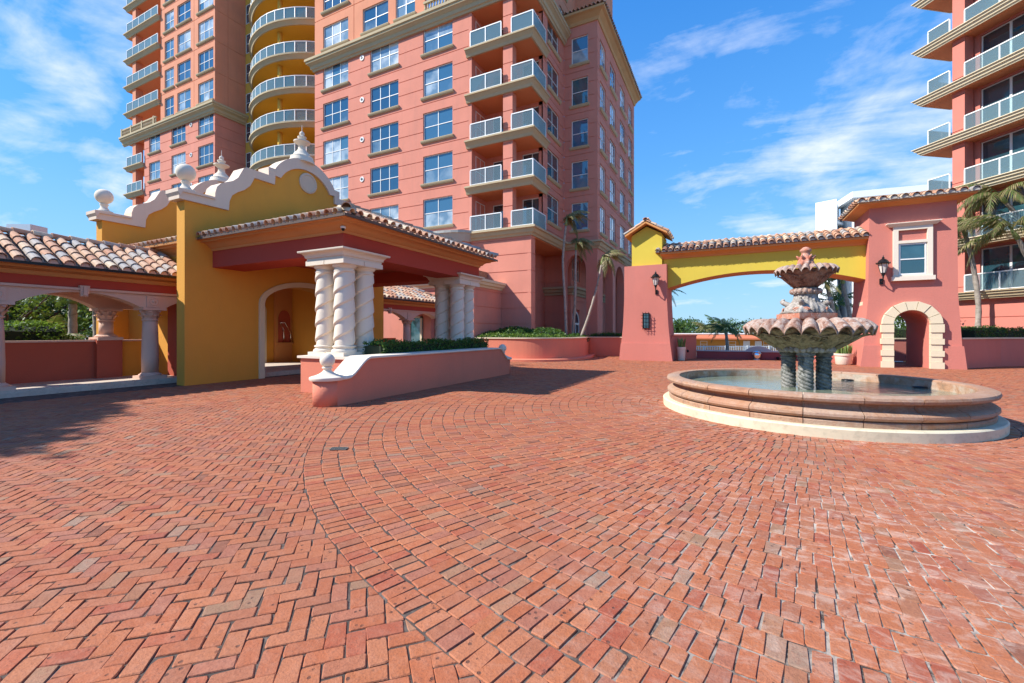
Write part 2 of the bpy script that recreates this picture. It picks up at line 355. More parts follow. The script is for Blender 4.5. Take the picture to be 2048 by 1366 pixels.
M_FRED = stone('red_stone', [(.34, .09, .05), (.50, .16, .09), (.52, .26, .18), (.34, .15, .10)], s=7, crust=(.60, .47, .40), bs=.7)
M_PLINTH = stone('pale_plinth', [(.56, .49, .34), (.66, .58, .41), (.70, .63, .46)], s=1.4, bs=.2)
M_ROPE = stone('twisted_stone', [(.02, .02, .018), (.10, .10, .085), (.26, .25, .23), (.09, .08, .06)], s=6, crust=(.38, .37, .34), bs=.7)
M_HEDGE = leaf_mat('hedge_leaf', (.026, .08, .014), (.12, .26, .04), trans=.32); M_HEDGEL = leaf_mat('bright_hedge_leaf', (.06, .15, .015), (.24, .36, .05))
M_LEAFD = leaf_mat('tree_leaf', (.02, .06, .012), (.10, .19, .035)); M_PALM = leaf_mat('palm_leaf', (.035, .09, .018), (.14, .21, .05), src='obj')
M_PALMDRY = leaf_mat('windburnt_palm_leaf', (.09, .15, .03), (.21, .21, .075), (.33, .25, .125)); M_CORE = plain('hedge_core', (.016, .028, .010), .9)
M_BARK = stone('palm_trunk', [(.16, .13, .10), (.34, .29, .24), (.44, .38, .32)], s=5, rough=.9); M_CROWNSHAFT = plain('palm_crownshaft', (.20, .26, .08), .5)
M_WOOD = plain('bark', (.10, .07, .05), .9, var=.3)
M_SOIL = plain('soil', (.06, .045, .03), .95, var=.3)
M_WHITEB = plain('white_render', (.80, .82, .83), .7, var=.03); M_MOTEL = plain('motel_orange', (.60, .27, .05), .85); M_MROOF = plain('motel_roof', (.52, .15, .07), .8, var=.15)
M_GREYB = plain('grey_render', (.42, .46, .48), .7)
M_CHROME = plain('polished_steel', (.75, .77, .80), .06, 1.0, var=.0)
M_LAMPG = plain('frosted_lamp_glass', (.66, .60, .54), .35)
m, nt, b = newmat('fountain_water'); p = pos(nt)
lk(nt, mixc(nt, noise(nt, p, 1.4, 4), (.12, .16, .11), (.27, .30, .22)), b.inputs['Base Color'])
b.inputs['Roughness'].default_value = .03; b.inputs['IOR'].default_value = 1.33; b.inputs['Specular IOR Level'].default_value = .8
bump(nt, mth(nt, 'ADD', noise(nt, vscale(nt, p, (1, .55, 1)), 4.5, 4, .55, .6), mth(nt, 'MULTIPLY', noise(nt, p, 15, 3), .3)), .42, .05, b)
M_WATER = m

# ------------------------------------------------------------ shared building blocks
def facade(name, mat, parent, M, length, z0, z1, holes=(), grooves=(), vgrooves=(), gd=.035, gw=.05, hd=.17):
    xs = {0., length}; zs = {z0, z1}
    for a, b_, c, d in holes: xs |= {a, b_}; zs |= {c, d}
    for gz in grooves:
        if z0+.05 < gz < z1-.05: zs |= {gz-gw/2, gz+gw/2}
    for gx in vgrooves: xs |= {gx-gw/2, gx+gw/2}
    xs = sorted(round(x, 4) for x in xs); zs = sorted(round(z, 4) for z in zs)
    nx, nz = len(xs)-1, len(zs)-1; D = np.zeros((nx, nz))
    for i in range(nx):
        for j in range(nz):
            x = (xs[i]+xs[i+1])/2; z = (zs[j]+zs[j+1])/2
            if any(abs(x-gx) < gw/2 for gx in vgrooves) or any(abs(z-gz) < gw/2 for gz in grooves): D[i, j] = gd
            if any(a < x < b_ and c < z < d for a, b_, c, d in holes): D[i, j] = hd
    mb = MB(); Q = lambda *p: mb.add(p, [(0, 1, 2, 3)])
    for i in range(nx):
        for j in range(nz):
            d = D[i, j]; a, b_, c, e = xs[i], xs[i+1], zs[j], zs[j+1]
            Q((a, d, c), (b_, d, c), (b_, d, e), (a, d, e))
            if i+1 < nx and D[i+1, j] != d: q = D[i+1, j]; Q((b_, d, c), (b_, q, c), (b_, q, e), (b_, d, e)) if q > d else Q((b_, q, c), (b_, q, e), (b_, d, e), (b_, d, c))
            if j+1 < nz and D[i, j+1] != d: q = D[i, j+1]; Q((a, d, e), (b_, d, e), (b_, q, e), (a, q, e))
    bk = hd+.08                                  # returns at the ends and a back, so the wall is solid
    for j in range(nz):
        for i, x in ((0, xs[0]+.008), (nx-1, xs[-1]-.008)): Q((x, D[i, j], zs[j]), (x, bk, zs[j]), (x, bk, zs[j+1]), (x, D[i, j], zs[j+1]))
    for i in range(nx):
        for j, z in ((0, zs[0]+.006), (nz-1, zs[-1]-.006)): Q((xs[i], D[i, j], z), (xs[i+1], D[i, j], z), (xs[i+1], bk, z), (xs[i], bk, z))
    Q((xs[0]+.008, bk, zs[0]+.006), (xs[0]+.008, bk, zs[-1]-.006), (xs[-1]-.008, bk, zs[-1]-.006), (xs[-1]-.008, bk, zs[0]+.006))
    me = mb.mesh(name, mat, fix=False); return inst(name, me, parent, M)
WCACHE = {}
def window(parent, M, x0, x1, z0, z1, nx=2, ny=2, sill=True, pane=None, depth=.09, name='window', fmat=None, bar=.045):
    wd, h = x1-x0, z1-z0; pane = pane or M_PANE; fmat = fmat or M_FRAME
    key = (round(wd, 3), round(h, 3), nx, ny, pane.name, bar, fmat.name)
    if key not in WCACHE:
        f = MB(); fb = .055
        f.box(-wd/2, -wd/2+fb, 0, .07, -h/2, h/2).box(wd/2-fb, wd/2, 0, .07, -h/2, h/2).box(-wd/2+fb, wd/2-fb, 0, .07, -h/2, -h/2+fb).box(-wd/2+fb, wd/2-fb, 0, .07, h/2-fb, h/2)
        cw = (wd-2*fb)/nx; ch = (h-2*fb)/ny
        for i in range(1, nx): x = -wd/2+fb+cw*i; f.box(x-bar/2, x+bar/2, .006, .06, -h/2+fb, h/2-fb)
        for j in range(1, ny): z = -h/2+fb+ch*j; f.box(-wd/2+fb, wd/2-fb, .002, .062, z-bar/2, z+bar/2)
        pm = MB().box(-cw/2+.004, cw/2-.004, .03, .045, -ch/2+.004, ch/2-.004).mesh('pane', pane)
        sm = MB().prismx([(-.16, -h/2-.13), (-.19, -h/2-.05), (-.19, -h/2-.01), (.03, -h/2+.006), (.03, -h/2-.2), (-.10, -h/2-.2)], -wd/2-.12, wd/2+.12).mesh('sill', M_SILL)
        WCACHE[key] = (f.mesh('window', fmat), pm, sm, cw, ch, fb)
    fm, pm, sm, cw, ch, fb = WCACHE[key]
    Mw = M @ T((x0+x1)/2, depth, (z0+z1)/2); o = inst(name, fm, parent, Mw)
    for i in range(nx):
        for j in range(ny):
            tl = Matrix.Rotation(random.uniform(-.012, .012), 4, 'Z') @ Matrix.Rotation(random.uniform(-.012, .012), 4, 'X')
            inst('pane', pm, o, Mw @ T(-wd/2+fb+cw*(i+.5), 0, -h/2+fb+ch*(j+.5)) @ tl)
    if sill: inst('sill', sm, o, Mw @ T(0, -depth+.03, 0))
    return o
def railing(parent, pts, z, h=1.05, seg=1.15, name='railing', left_panel=True):
    """white post and rail balustrade with a glass pane in every bay; pts in XY"""
    fr = MB(); bays = []
    P = [Vector((a, b, 0)) for a, b in pts]
    for a, b in zip(P, P[1:]):
        L = (b-a).length; n = max(1, round(L/seg)); d = (b-a)/L
        ang = math.atan2(d.y, d.x)
        for i in range(n):
            bays.append((a+d*L*i/n, a+d*L*(i+1)/n, ang, L/n))
        q = Vector((-d.y, d.x, 0))*.03
        for zz, t in ((h-.06, .06), (.06, .035)):
            fr.add([a+q+Vector((0, 0, z+zz)), a-q+Vector((0, 0, z+zz)), b-q+Vector((0, 0, z+zz)), b+q+Vector((0, 0, z+zz)),
                    a+q+Vector((0, 0, z+zz+t)), a-q+Vector((0, 0, z+zz+t)), b-q+Vector((0, 0, z+zz+t)), b+q+Vector((0, 0, z+zz+t))],
                   [(0, 1, 2, 3), (7, 6, 5, 4), (0, 4, 5, 1), (1, 5, 6, 2), (2, 6, 7, 3), (3, 7, 4, 0)])
    ends = [b_[0] for b_ in bays]+[P[-1]]
    for e in ends: fr.box(e.x-.028, e.x+.028, e.y-.028, e.y+.028, z, z+h-.06)
    o = fr.build(name, M_RAIL, parent)
    for a, b, ang, L in bays:
        key = ('g', round(L, 3), h)
        if key not in WCACHE: WCACHE[key] = MB().box(.035, L-.035, -.006, .006, .10, h-.062).mesh('glass_panel', M_GLASS)
        inst('glass_panel', WCACHE[key], o, T(a.x, a.y, z) @ RZ(ang))
    return o

# barrel roof tiles -------------------------------------------------
def tile_mesh(mat, r0=.098, r1=.080, L=.44, n=6, end=True):
    vs = []; fs = []; t = .018
    for y, r in ((0, r0), (L, r1)):
        for k in (0, t):
            for i in range(n+1):
                a = PI*i/n; vs.append(((r-k)*math.cos(a), y, (r-k)*math.sin(a)))
    m = n+1
    for i in range(n):
        fs += [(i, 2*m+i, 2*m+i+1, i+1), (m+i+1, 3*m+i+1, 3*m+i, m+i), (i, i+1, m+i+1, m+i)]
    return MB().add(vs, fs).mesh('roof_tile', mat, fix=False)
TILE = {}
class Tiles:
    def __init__(s): s.L = []
    def plane(s, P0, e, up, ncol, pitch, a=0., b_=lambda t: 3., expo=.36, rad=.098, lift=.03, off=.5):
        """P0 eave corner, e along the eave, up = up the slope; b_(t) slope length reached at distance t along the eave"""
        e = Vector(e).normalized(); up = Vector(up).normalized(); n = e.cross(up)
        if n.z < 0: n = -n
        flip = e.cross(up).z < 0
        for c in range(ncol):
            t = (c+off)*pitch; lim = b_(t); lo = a(t) if callable(a) else a; k = 0
            while lo+k*expo < lim-.10:
                y = lo+k*expo
                if y+.44 > lim+.30: y = max(lo, lim-.2)
                Mx = Matrix.Identity(4); x = -e if flip else e
                Mx.col[0] = (*x, 0); Mx.col[1] = (*up, 0); Mx.col[2] = (*n, 0)
                p = Vector(P0)+e*(t+random.uniform(-.008, .008))+up*(y+random.uniform(-.012, .012))+n*lift; Mx.col[3] = (*p, 1)
                Mx = Mx @ Matrix.Rotation(-.045+random.uniform(-.012, .012), 4, 'X') @ Matrix.Rotation(random.uniform(-.02, .02), 4, 'Z')
                s.L.append((Mx, rad)); k += 1
    def line(s, A, B, rad=.12, expo=.36):       # ridge or hip caps
        A = Vector(A); B = Vector(B); d = (B-A); L = d.length; d /= L; x = d.cross(Vector((0, 0, 1))).normalized(); n = x.cross(d)
        k = 0
        while k*expo < L-.1:
            Mx = Matrix.Identity(4); Mx.col[0] = (*x, 0); Mx.col[1] = (*d, 0); Mx.col[2] = (*n, 0); Mx.col[3] = (*(A+d*k*expo+n*.02), 1)
            s.L.append((Mx @ Matrix.Rotation(-.05, 4, 'X'), rad)); k += 1
    def finish(s, roof, most=280):
        for r in {q[1] for q in s.L}:
            if r not in TILE: TILE[r] = tile_mesh(M_TILE, r, r*.83)
        L = sorted(s.L, key=lambda q: (q[0].translation-cam.location).length)
        for Mx, r in L[:most]: inst('roof_tile', TILE[r], roof, Mx)
        rest = L[most:]
        if rest:
            V = []; F = []; Rn = []
            for Mx, r in rest:
                me = TILE[r]; b = len(V); V += [Mx @ v.co for v in me.vertices]
                F += [tuple(b+i for i in p.vertices) for p in me.polygons]; Rn += [random.random()]*len(me.polygons)
            o = inst('roof_tile_field', mesh_np('roof_tile_field', [tuple(v) for v in V], F, M_TILES, Rn), roof, I4); tag(o, kind='stuff')

# foliage ------------------------------------------------------------
def leaves(C, size, up=.5, asp=.55, jit=.35):
    """one folded leaf per centre -> verts, quads, rnd"""
    C = np.asarray(C, float); n = len(C)
    d = rng.normal(size=(n, 3)); d[:, 2] += up*.4; d /= np.linalg.norm(d, axis=1)[:, None]
    nn = rng.normal(size=(n, 3)); nn[:, 2] += up*2; s = np.cross(d, nn); s /= np.linalg.norm(s, axis=1)[:, None]
    L = size*(1+jit*rng.uniform(-1, 1, n))[:, None]
    V = np.stack([C, C+d*L*.5+s*L*asp*.5, C+d*L, C+d*L*.5-s*L*asp*.5], 1).reshape(-1, 3)
    return V, np.arange(4*n).reshape(n, 4), rng.uniform(0, 1, n)
def hedge(name, label, path, z0, z1, width, n, mat=None, size=.075, group=None, cat='hedge', round_top=.0):
    """clipped hedge along a polyline; leaves through its skin over a dark twiggy core"""
    path = [Vector((a, b)) for a, b in path]; seg = [(b-a).length for a, b in zip(path, path[1:])]; tot = sum(seg)
    C = []
    for _ in range(n):
        s = random.random()*tot; k = 0
        while s > seg[k] and k < len(seg)-1: s -= seg[k]; k += 1
        d = (path[k+1]-path[k]).normalized(); q = Vector((-d.y, d.x)); p = path[k]+d*s
        bulge = .05*math.sin(7*p.x+3*p.y)+.04*math.sin(13*p.y-5*p.x)
        f = random.random()
        if f < .42: wv, zv = random.uniform(-1, 1), 1-abs(random.gauss(0, .06))
        elif f < .92: wv, zv = random.choice((-1, 1))*(1-abs(random.gauss(0, .07))), random.random()
        else: wv, zv = random.uniform(-1, 1), random.random()
        zt = (1-round_top*wv*wv)
        pp = p+q*(wv*(width/2+bulge*.5)); C.append((pp.x, pp.y, z0+(z1-z0+bulge)*zv*zt+random.gauss(0, .012)))
    V, F, r = leaves(C, size)
    o = thing(name, label, cat, (path[0].x, path[0].y, z0), group)
    inst('foliage', mesh_np('foliage', V, F, mat or M_HEDGE, r), o, I4)
    c = MB(); iw = width/2-.05
    c.sweep([(p.x, p.y) for p in path], [(-iw, z0), (iw, z0), (iw, z0+(z1-z0)*(.85-.6*round_top)), (iw*.5, z1-.06), (-iw*.5, z1-.06), (-iw, z0+(z1-z0)*(.85-.6*round_top))])
    c.build('twig_core', M_CORE, o); return o
FROND = {}
def frond_mesh(kind, L, droop, mat, nl=26, ll=.5, sweep=.5, hang=.5, wind=0.):
    key = (kind, mat.name)
    if key in FROND: return FROND[key]
    V = []; F = []; Rn = []; rr = random.Random(kind)
    def P(t): return Vector((L*t*(1-.12*t*droop), wind*L*t*t*.35, L*(.55*t-droop*t*t)))
    k = 9; b = 0
    for i in range(k+1):
        t = i/k; p = P(t); w_ = .022*(1-.8*t)*max(1, L/1.6); V += [(p.x, p.y-w_, p.z), (p.x, p.y+w_, p.z)]
    for i in range(k): F.append((2*i, 2*i+2, 2*i+3, 2*i+1)); Rn.append(.2)
    for i in range(nl):
        t = .12+.88*i/(nl-1); p = P(t); q = (P(min(1, t+.03))-P(t-.03)).normalized()
        for sgn in (-1, 1):
            s = Vector((0, sgn, 0)); ln = ll*(.35+.65*math.sin(PI*min(1, .12+t*.88)))*rr.uniform(.8, 1.12)
            d = (s*(1-.35*t)+q*(sweep+.5*t)+Vector((0, wind*.9, -hang*rr.uniform(.5, 1.3)))).normalized()
            mid = p+d*ln*.55; d2 = (d+Vector((0, wind*.3, -hang*.7))).normalized(); tip = mid+d2*ln*.45
            wv = q*(.030*max(1, L/1.9)); b = len(V)
            V += [tuple(p-wv*.5), tuple(mid-wv), tuple(tip), tuple(mid+wv), tuple(p+wv*.5)]
            r_ = rr.random()
            F += [(b, b+1, b+3, b+4), (b+1, b+2, b+2, b+3)]; Rn += [r_, min(1, r_+.25)]
    Fq = []
    for f in F: Fq.append(f)
    me = bpy.data.meshes.new('frond'); me.from_pydata(V, [], [tuple(dict.fromkeys(f)) for f in Fq])
    a = me.attributes.new('rnd', 'FLOAT', 'FACE'); a.data.foreach_set('value', np.asarray(Rn, np.float32)); me.materials.append(mat); me.update()
    FROND[key] = me; return me
def palm(label, path, r0, r1, nf=13, L=1.9, mat=None, droop=.62, wind=None, group=None, shaft=.5, hang=.5, spread=(-.3, .8), name='palm_tree', ll=.5, kind=1):
    mat = mat or M_PALM; path = [Vector(p) for p in path]; o = thing(name, label, 'palm tree', path[0], group)
    # smooth trunk line
    pts = []
    for i in range(len(path)-1):
        p0, p1, p2, p3 = path[max(i-1, 0)], path[i], path[i+1], path[min(i+2, len(path)-1)]
        for k in range(6):
            t = k/6; pts.append(.5*((2*p1)+(p2-p0)*t+(2*p0-5*p1+4*p2-p3)*t*t+(3*p1-p0-3*p2+p3)*t**3))
    pts.append(path[-1]); n = len(pts)
    MB().tube(pts, [r0+(r1-r0)*i/(n-1)+(.012*r0/.1 if i % 2 else 0) for i in range(n)], 9).build('trunk', M_BARK, o, smooth=True)
    top = path[-1]; d = (pts[-1]-pts[-4]).normalized(); tip = top+d*shaft
    if shaft: MB().tube([top, top+d*shaft*.4, tip], [r1*1.25, r1*1.35, r1*.6], 9).build('crownshaft', M_CROWNSHAFT, o, smooth=True)
    for i in range(nf):
        az = 2*PI*i/nf*1.0+random.uniform(-.2, .2)+i*.37; el = random.uniform(*spread); wv = 0
        if wind is not None:   # blown fronds gather down-wind
            dd = (az-wind+PI) % (2*PI)-PI; az = wind+dd*.52; el -= .12*abs(dd); wv = .5*(-1 if dd > 0 else 1)*min(1, abs(dd))
        k = kind*10+i % 3+(0 if wind is None else 5)
        me = frond_mesh(k, L, droop*(1+.25*((i % 3)-1)), mat, hang=hang, ll=ll, wind=0 if wind is None else (.35, -.35, .0)[i % 3])
        s = random.uniform(.82, 1.1)
        inst('frond', me, o, T(*tip) @ RZ(az) @ Matrix.Rotation(-el, 4, 'Y') @ Matrix.Scale(s, 4))
    return o
def tree(label, base, h, crown, n=2600, size=.13, mat=None, trunk_r=.14, group=None, name='leafy_tree', limbs=5, seed=0):
    """crown = list of clumps (dx, dy, z, rx, rz) round the base"""
    o = thing(name, label, 'tree', base, group); B = Vector(base); rr = random.Random(seed)
    tr = MB(); c0 = B+Vector((0, 0, h*.45)); tr.tube([B, B+Vector((.05, .03, h*.22)), c0], [trunk_r*1.3, trunk_r, trunk_r*.8], 8)
    for dx, dy, z, rx, rz in crown[:limbs+4]:
        e = B+Vector((dx, dy, z)); mid = (c0+e)/2+Vector((rr.uniform(-.2, .2), rr.uniform(-.2, .2), -.1)); tr.tube([c0-Vector((0, 0, h*.1)), mid, e], [trunk_r*.7, trunk_r*.42, trunk_r*.15], 6)
    tr.build('trunk', M_WOOD, o, smooth=True)
    C = []; tot = sum(c[3]**2 for c in crown)
    for dx, dy, z, rx, rz in crown:
        k = int(n*rx*rx/tot); d = rng.normal(size=(k, 3)); d /= np.linalg.norm(d, axis=1)[:, None]
        rad = (1-np.abs(rng.normal(0, .22, k)))[:, None]; bumpy = 1+.22*np.sin(5*d[:, :1]+3*d[:, 1:2]*2+dx*3)*np.cos(6*d[:, 2:])
        C.append(d*rad*bumpy*np.array([rx, rx, rz])+np.array([B.x+dx, B.y+dy, B.z+z]))
    V, F, r = leaves(np.concatenate(C), size)
    inst('crown', mesh_np('crown', V, F, mat or M_LEAFD, r), o, I4); return o

# ============================================================ GROUND
gnd = MB().box(-900, 900, -900, 900, -1.6, -1.22).build('ground', stone('far_ground', [(.16, .15, .12), (.24, .22, .18), (.30, .28, .24)], s=.3)); tag(gnd, kind='structure')
court = MB().prismz([(-24, -14), (16, -14), (16, 46), (-24, 46)], -1.21, -.030).build('court_base', M_SAND); tag(court, kind='structure')
# hidden part of the slab is trimmed beyond the gate by building only up to the low wall
court.data.clear_geometry()
_cb = MB().prismz([(-62, -16), (24, -16), (24, 29.0), (5.4, 29.0), (5.4, 27.9), (-1.6, 27.9), (-1.6, 29.5), (-8, 29.5), (-8, 46), (-62, 46)], -1.215, -.0085)
court.data.from_pydata(_cb.v, [], _cb.f); court.data.update()

FC = np.array([1.32, 10.16]); RB = 8.83
pave = thing('brick_pavement', 'red clay brick paving, herringbone outside and rings round the fountain', 'pavement', (0, 6, 0))
pave['kind'] = 'structure'
def in_court(x, y):
    if x < -14.86 and y < 6.9: return False
    if x < -13.72: return False
    if -9.7 < x < -7.22 and 7.6 < y < 12.9: return False
    if y > 27.55 and x > -1.8 or y > 29: return False
    if x > 8.6 and y > 24.2+(x-8.5)*1.27: return False
    if x < -8.1 and y > 21.9: return False
    if x < -10.2 and y > 20.7: return False
    return True
def seen(x, y, mar=1.6):
    r = .894427*x+.447214*y; d = -.447214*x+.894427*y
    return d > .9 and abs(r) < (d+.4)*1.19+mar and d < 31
def clip(poly, n, c):   # keep n.p >= c
    out = []
    for i in range(len(poly)):
        p, q = poly[i], poly[(i+1) % len(poly)]; a = p @ n-c; b = q @ n-c
        if a >= 0: out.append(p)
        if (a < 0) != (b < 0): out.append(p+(q-p)*(a/(a-b)))
    return out
bricks = []    # (polygon, distance)
U2 = 1/math.sqrt(2); pit = .0935
e1 = np.array([U2, U2]); e2 = np.array([-U2, U2])
def add_brick(cx, cy, ax, hl, hw):
    c = np.array([cx, cy]); ay = np.array([-ax[1], ax[0]])
    a = random.gauss(0, .012); ca, sa = math.cos(a), math.sin(a); ax, ay = ax*ca+ay*sa, ay*ca-ax*sa
    hl *= 1-abs(random.gauss(0, .012)); hw *= 1-abs(random.gauss(0, .02)); c = c+np.random.default_rng(len(bricks)).normal(0, .0018, 2)
    j = lambda: random.gauss(0, .0034)
    poly = [c+ax*(sx*hl+j())+ay*(sy*hw+j()) for sx, sy in ((-1, -1), (1, -1), (1, 1), (-1, 1))]
    if -.447214*cx+.894427*cy < 8.5:      # near bricks: worn, chipped corners
        out = []
        for k in range(4):
            p, a_, b_ = poly[k], poly[k-1], poly[(k+1) % 4]; q1, q2 = (random.uniform(.002, .009) if random.random() > .12 else random.uniform(.012, .030) for _ in (0, 1))
            out += [p+(a_-p)/np.linalg.norm(a_-p)*q1, p+(b_-p)/np.linalg.norm(b_-p)*q2]
        poly = out
    return poly
for i in range(-390, 390):
    for j in range(-390, 390):
        t = (i+j) % 4
        if t == 0: cxy = e1*((i+1)*pit)+e2*((j+.5)*pit); ax = e1
        elif t == 2: cxy = e1*((i+.5)*pit)+e2*((j+1)*pit); ax = e2
        else: continue
        x, y = cxy
        if not seen(x, y) or not in_court(x, y): continue
        dv = cxy-FC; ds = math.hypot(*dv)
        if ds < RB-.11: continue
        poly = add_brick(x, y, ax, pit-.0027, pit/2-.0027)
        if ds < RB+.16:
            nn = dv/ds; poly = clip(poly, nn, float(nn @ FC)+RB+.004)
            if len(poly) < 3: continue
            a = .5*abs(sum(poly[k][0]*poly[(k+1) % len(poly)][1]-poly[(k+1) % len(poly)][0]*poly[k][1] for k in range(len(poly))))
            if a < .0006: continue
        bricks.append(poly)
rw = .1845; r0 = RB-34*rw
for k in range(34):
    rm = r0+(k+.5)*rw; nb = int(2*PI*rm/.0935); ph = random.random()
    for q in range(nb):
        a = 2*PI*(q+ph)/nb; d = np.array([math.cos(a), math.sin(a)]); c = FC+d*(rm+random.gauss(0, .003))
        if seen(*c) and in_court(*c): bricks.append(add_brick(c[0], c[1], d, rw/2-.0032, PI*rm/nb-.0027))
cxy = np.array([np.mean(p, axis=0) for p in bricks])
rdep = -.447214*cxy[:, 0]+.894427*cxy[:, 1]; rrr = .894427*cxy[:, 0]+.447214*cxy[:, 1]
big = rdep+np.where(np.abs(rrr) > rdep*1.17, 50, 0)+np.where(rdep < 1.87, 40, 0)
order = np.argsort(big); single = set(order[:300].tolist())
def brick_geo(poly, near, c0=None):
    c = np.mean(poly, axis=0); h = max(-.0035, min(.002, random.gauss(-.0015, .0014))); n = len(poly); tx, ty = (max(-.016, min(.016, random.gauss(0, .009))) for _ in (0, 1))
    o = np.zeros(2) if c0 is None else c0
    zf = lambda p: h+(p-c)[0]*tx+(p-c)[1]*ty
    V = []; F = []
    if near:
        for p in poly: q = c+(p-c)*(1-.0045/max(.02, np.linalg.norm(p-c))*1.3); V.append((q[0]-o[0], q[1]-o[1], zf(q)))
        for p in poly: V.append((p[0]-o[0], p[1]-o[1], zf(p)-.0045))
        for p in poly: V.append((p[0]-o[0], p[1]-o[1], -.034))
        F.append(tuple(range(n)))
        for k in range(n):
            l = (k+1) % n; F += [(n+k, n+l, l, k), (2*n+k, 2*n+l, n+l, n+k)]
    else:
        for p in poly: V.append((p[0]-o[0], p[1]-o[1], zf(p)))
        for p in poly: V.append((p[0]-o[0], p[1]-o[1], -.034))
        F.append(tuple(range(n)))
        for k in range(n): l = (k+1) % n; F.append((n+k, n+l, l, k))
    return V, F
FV = []; FF = []; FR = []
for k, poly in enumerate(bricks):
    if k in single:
        c = np.mean(poly, axis=0); V, F = brick_geo(poly, True, c)
        me = bpy.data.meshes.new('brick'); me.from_pydata(V, [], F); me.materials.append(M_BRICK); me.update()
        inst('brick', me, pave, T(c[0], c[1], 0))
    else:
        V, F = brick_geo(poly, rdep[k] < 9); b_ = len(FV); FV += V; FF += [tuple(b_+i for i in f) for f in F]; FR += [random.random()]*len(F)
me = bpy.data.meshes.new('brick_field'); me.from_pydata(FV, [], FF); a = me.attributes.new('rnd', 'FLOAT', 'FACE'); a.data.foreach_set('value', np.asarray(FR, np.float32))
me.materials.append(M_BRICKS); me.update(); bf = inst('brick_field', me, pave, I4); tag(bf, kind='stuff')
print('bricks', len(bricks), 'faces', len(FF))

# ============================================================ APARTMENT TOWER
vA = 24.3
tw = thing('apartment_tower', 'tall salmon apartment tower with khaki cornices and curved yellow balconies', 'building', (-22, 25, 0))
LV = [7.98+2.99*k for k in range(5)]; LU = [22.93+2.97*k for k in range(7)]
GR = [L+d for L in LV for d in (.34, 1.43, 2.40)]; GLOW = [1.1, 2.03, 3.0, 3.95, 5.31, 6.37, 7.3]
BELT = [(0, 22.42), (.10, 22.42), (.14, 22.54), (.22, 22.58), (.26, 22.80), (.38, 22.90), (.48, 22.96), (.48, 23.08), (.56, 23.12), (.56, 23.30), (0, 23.34)]
MA = T(-29.9, vA)
ca = [(-28.95, -26.2, 3), (-23.95, -21.25, 3), (-19.05, -16.6, 2)]
hol = [(a+29.9, b+29.9, L+.78, L+2.72) for a, b, n in ca for L in LV]
facade('wall', M_PINK, tw, MA, 29.9-15.34, 0, 22.5, hol, GR+GLOW)
for i, (a, b, n) in enumerate(ca):
    for L in LV: window(tw, MA, a+29.9, b+29.9, L+.78, L+2.72, n, 2, pane=random.choice((M_PANE, M_PANE3, M_PANE)) if i == 2 else random.choice(PANES))
cu = [(-28.95, -26.2, 3), (-24.7, -22.2, 2), (-21.5, -19.75, 2)]
hol = [(a+29.9, b+29.9, L+1.0, L+2.85) for a, b, n in cu for L in LU]
facade('wall', M_PEACH, tw, MA, 11.0, 22.5, 43.5, hol, [L+.55 for L in LU], [4.3])
for a, b, n in cu:
    for L in LU: window(tw, MA, a+29.9, b+29.9, L+1.0, L+2.85, n, 2, pane=random.choice(PANES))
box('wall', M_PEACH, tw, -29.9, -29.7, vA+.18, 28.6, 8, 43.5)
MB().sweep([(-29.9, 26.5), (-29.9, vA), (-10.85, vA), (-10.85, 30.15)], BELT).build('belt_cornice', M_BELT, tw)
# round vents between the first two window columns
vm = MB().lathe([(.0, -.03), (.19, -.03), (.21, 0), (.19, .03), (.13, .03), (.12, .015), (0, .015)], 20, caps=False).add([], []).mesh('round_vent', M_FRAME)
vg = MB().box(-.09, .09, -.02, .02, .02, .035).box(-.07, .07, -.07, -.05, .02, .035).box(-.07, .07, .05, .07, .02, .035).mesh('vent_grille', M_BLACK)
def vent(x, y, z, rot):
    Mx = T(x, y, z) @ RZ(rot) @ Matrix.Rotation(PI/2, 4, 'X'); o = inst('round_vent', vm, tw, Mx); inst('vent_grille', vg, o, Mx)
for L in LV: vent(-24.75, vA-.02, L+2.05 if L < 19 else L+2.2, 0)
# corner balconies
GB = [L+d for L in LV for d in (.34, 1.43, 2.40)]
box('wall', M_PINK, tw, -15.34, -15.1, vA+.001, 26.2, 7.6, 22.45)
MSB = T(-15.1, 26.2)
hb = [(.5, 2.2, L+.05, L+2.25) for L in LV]+[(2.75, 4.15, L+.05, L+2.35) for L in LV]
facade('wall', M_PINK, tw, MSB, 4.249, 7.6, 22.45, hb, [])
for L in LV:
    window(tw, MSB, .5, 2.2, L+.05, L+2.25, 2, 1, False, M_DOORG, name='balcony_door'); window(tw, MSB, 2.75, 4.15, L+.05, L+2.35, 2, 1, False, M_DOORG, name='balcony_door')
    MLw = T(-15.1, 24.55) @ RZ(PI/2); window(tw, MLw, .25, 1.45, L+.25, L+2.25, 2, 2, False, M_DOORG, depth=-.02)
FAS = [(0, -.46), (.10, -.46), (.14, -.36), (.16, -.30), (.30, -.12), (.36, -.10), (.36, 0), (0, 0)]
for k, L in enumerate(LV):
    if k == 0: continue
    bal = box('balcony', M_SOFFIT, tw, -15.32, -10.87, vA+.02, 26.35, L-.42, L-.01)
    MB().sweep([(-15.45, vA), (-10.85, vA), (-10.85, 26.6)], [(o, L+z) for o, z in FAS]).build('cornice', M_BELT, bal)
for L in LV:
    br = tw
    railing(tw, [(-15.06, vA-.22), (-12.80, vA-.22)], L+.0); railing(tw, [(-12.08, vA-.22), (-10.63, vA-.22), (-10.63, 26.1)], L+.0, seg=1.5)
facade('post', M_PINK, tw, T(-12.78, vA), .66, 7.98, 22.45, (), GR); box('post', M_PINK, tw, -12.78, -12.12, vA+.04, vA+.55, 7.98, 22.45)
box('ceiling', M_SOFFIT, tw, -18.9, -10.86, vA+.01, 30.1, 22.40, 22.62)
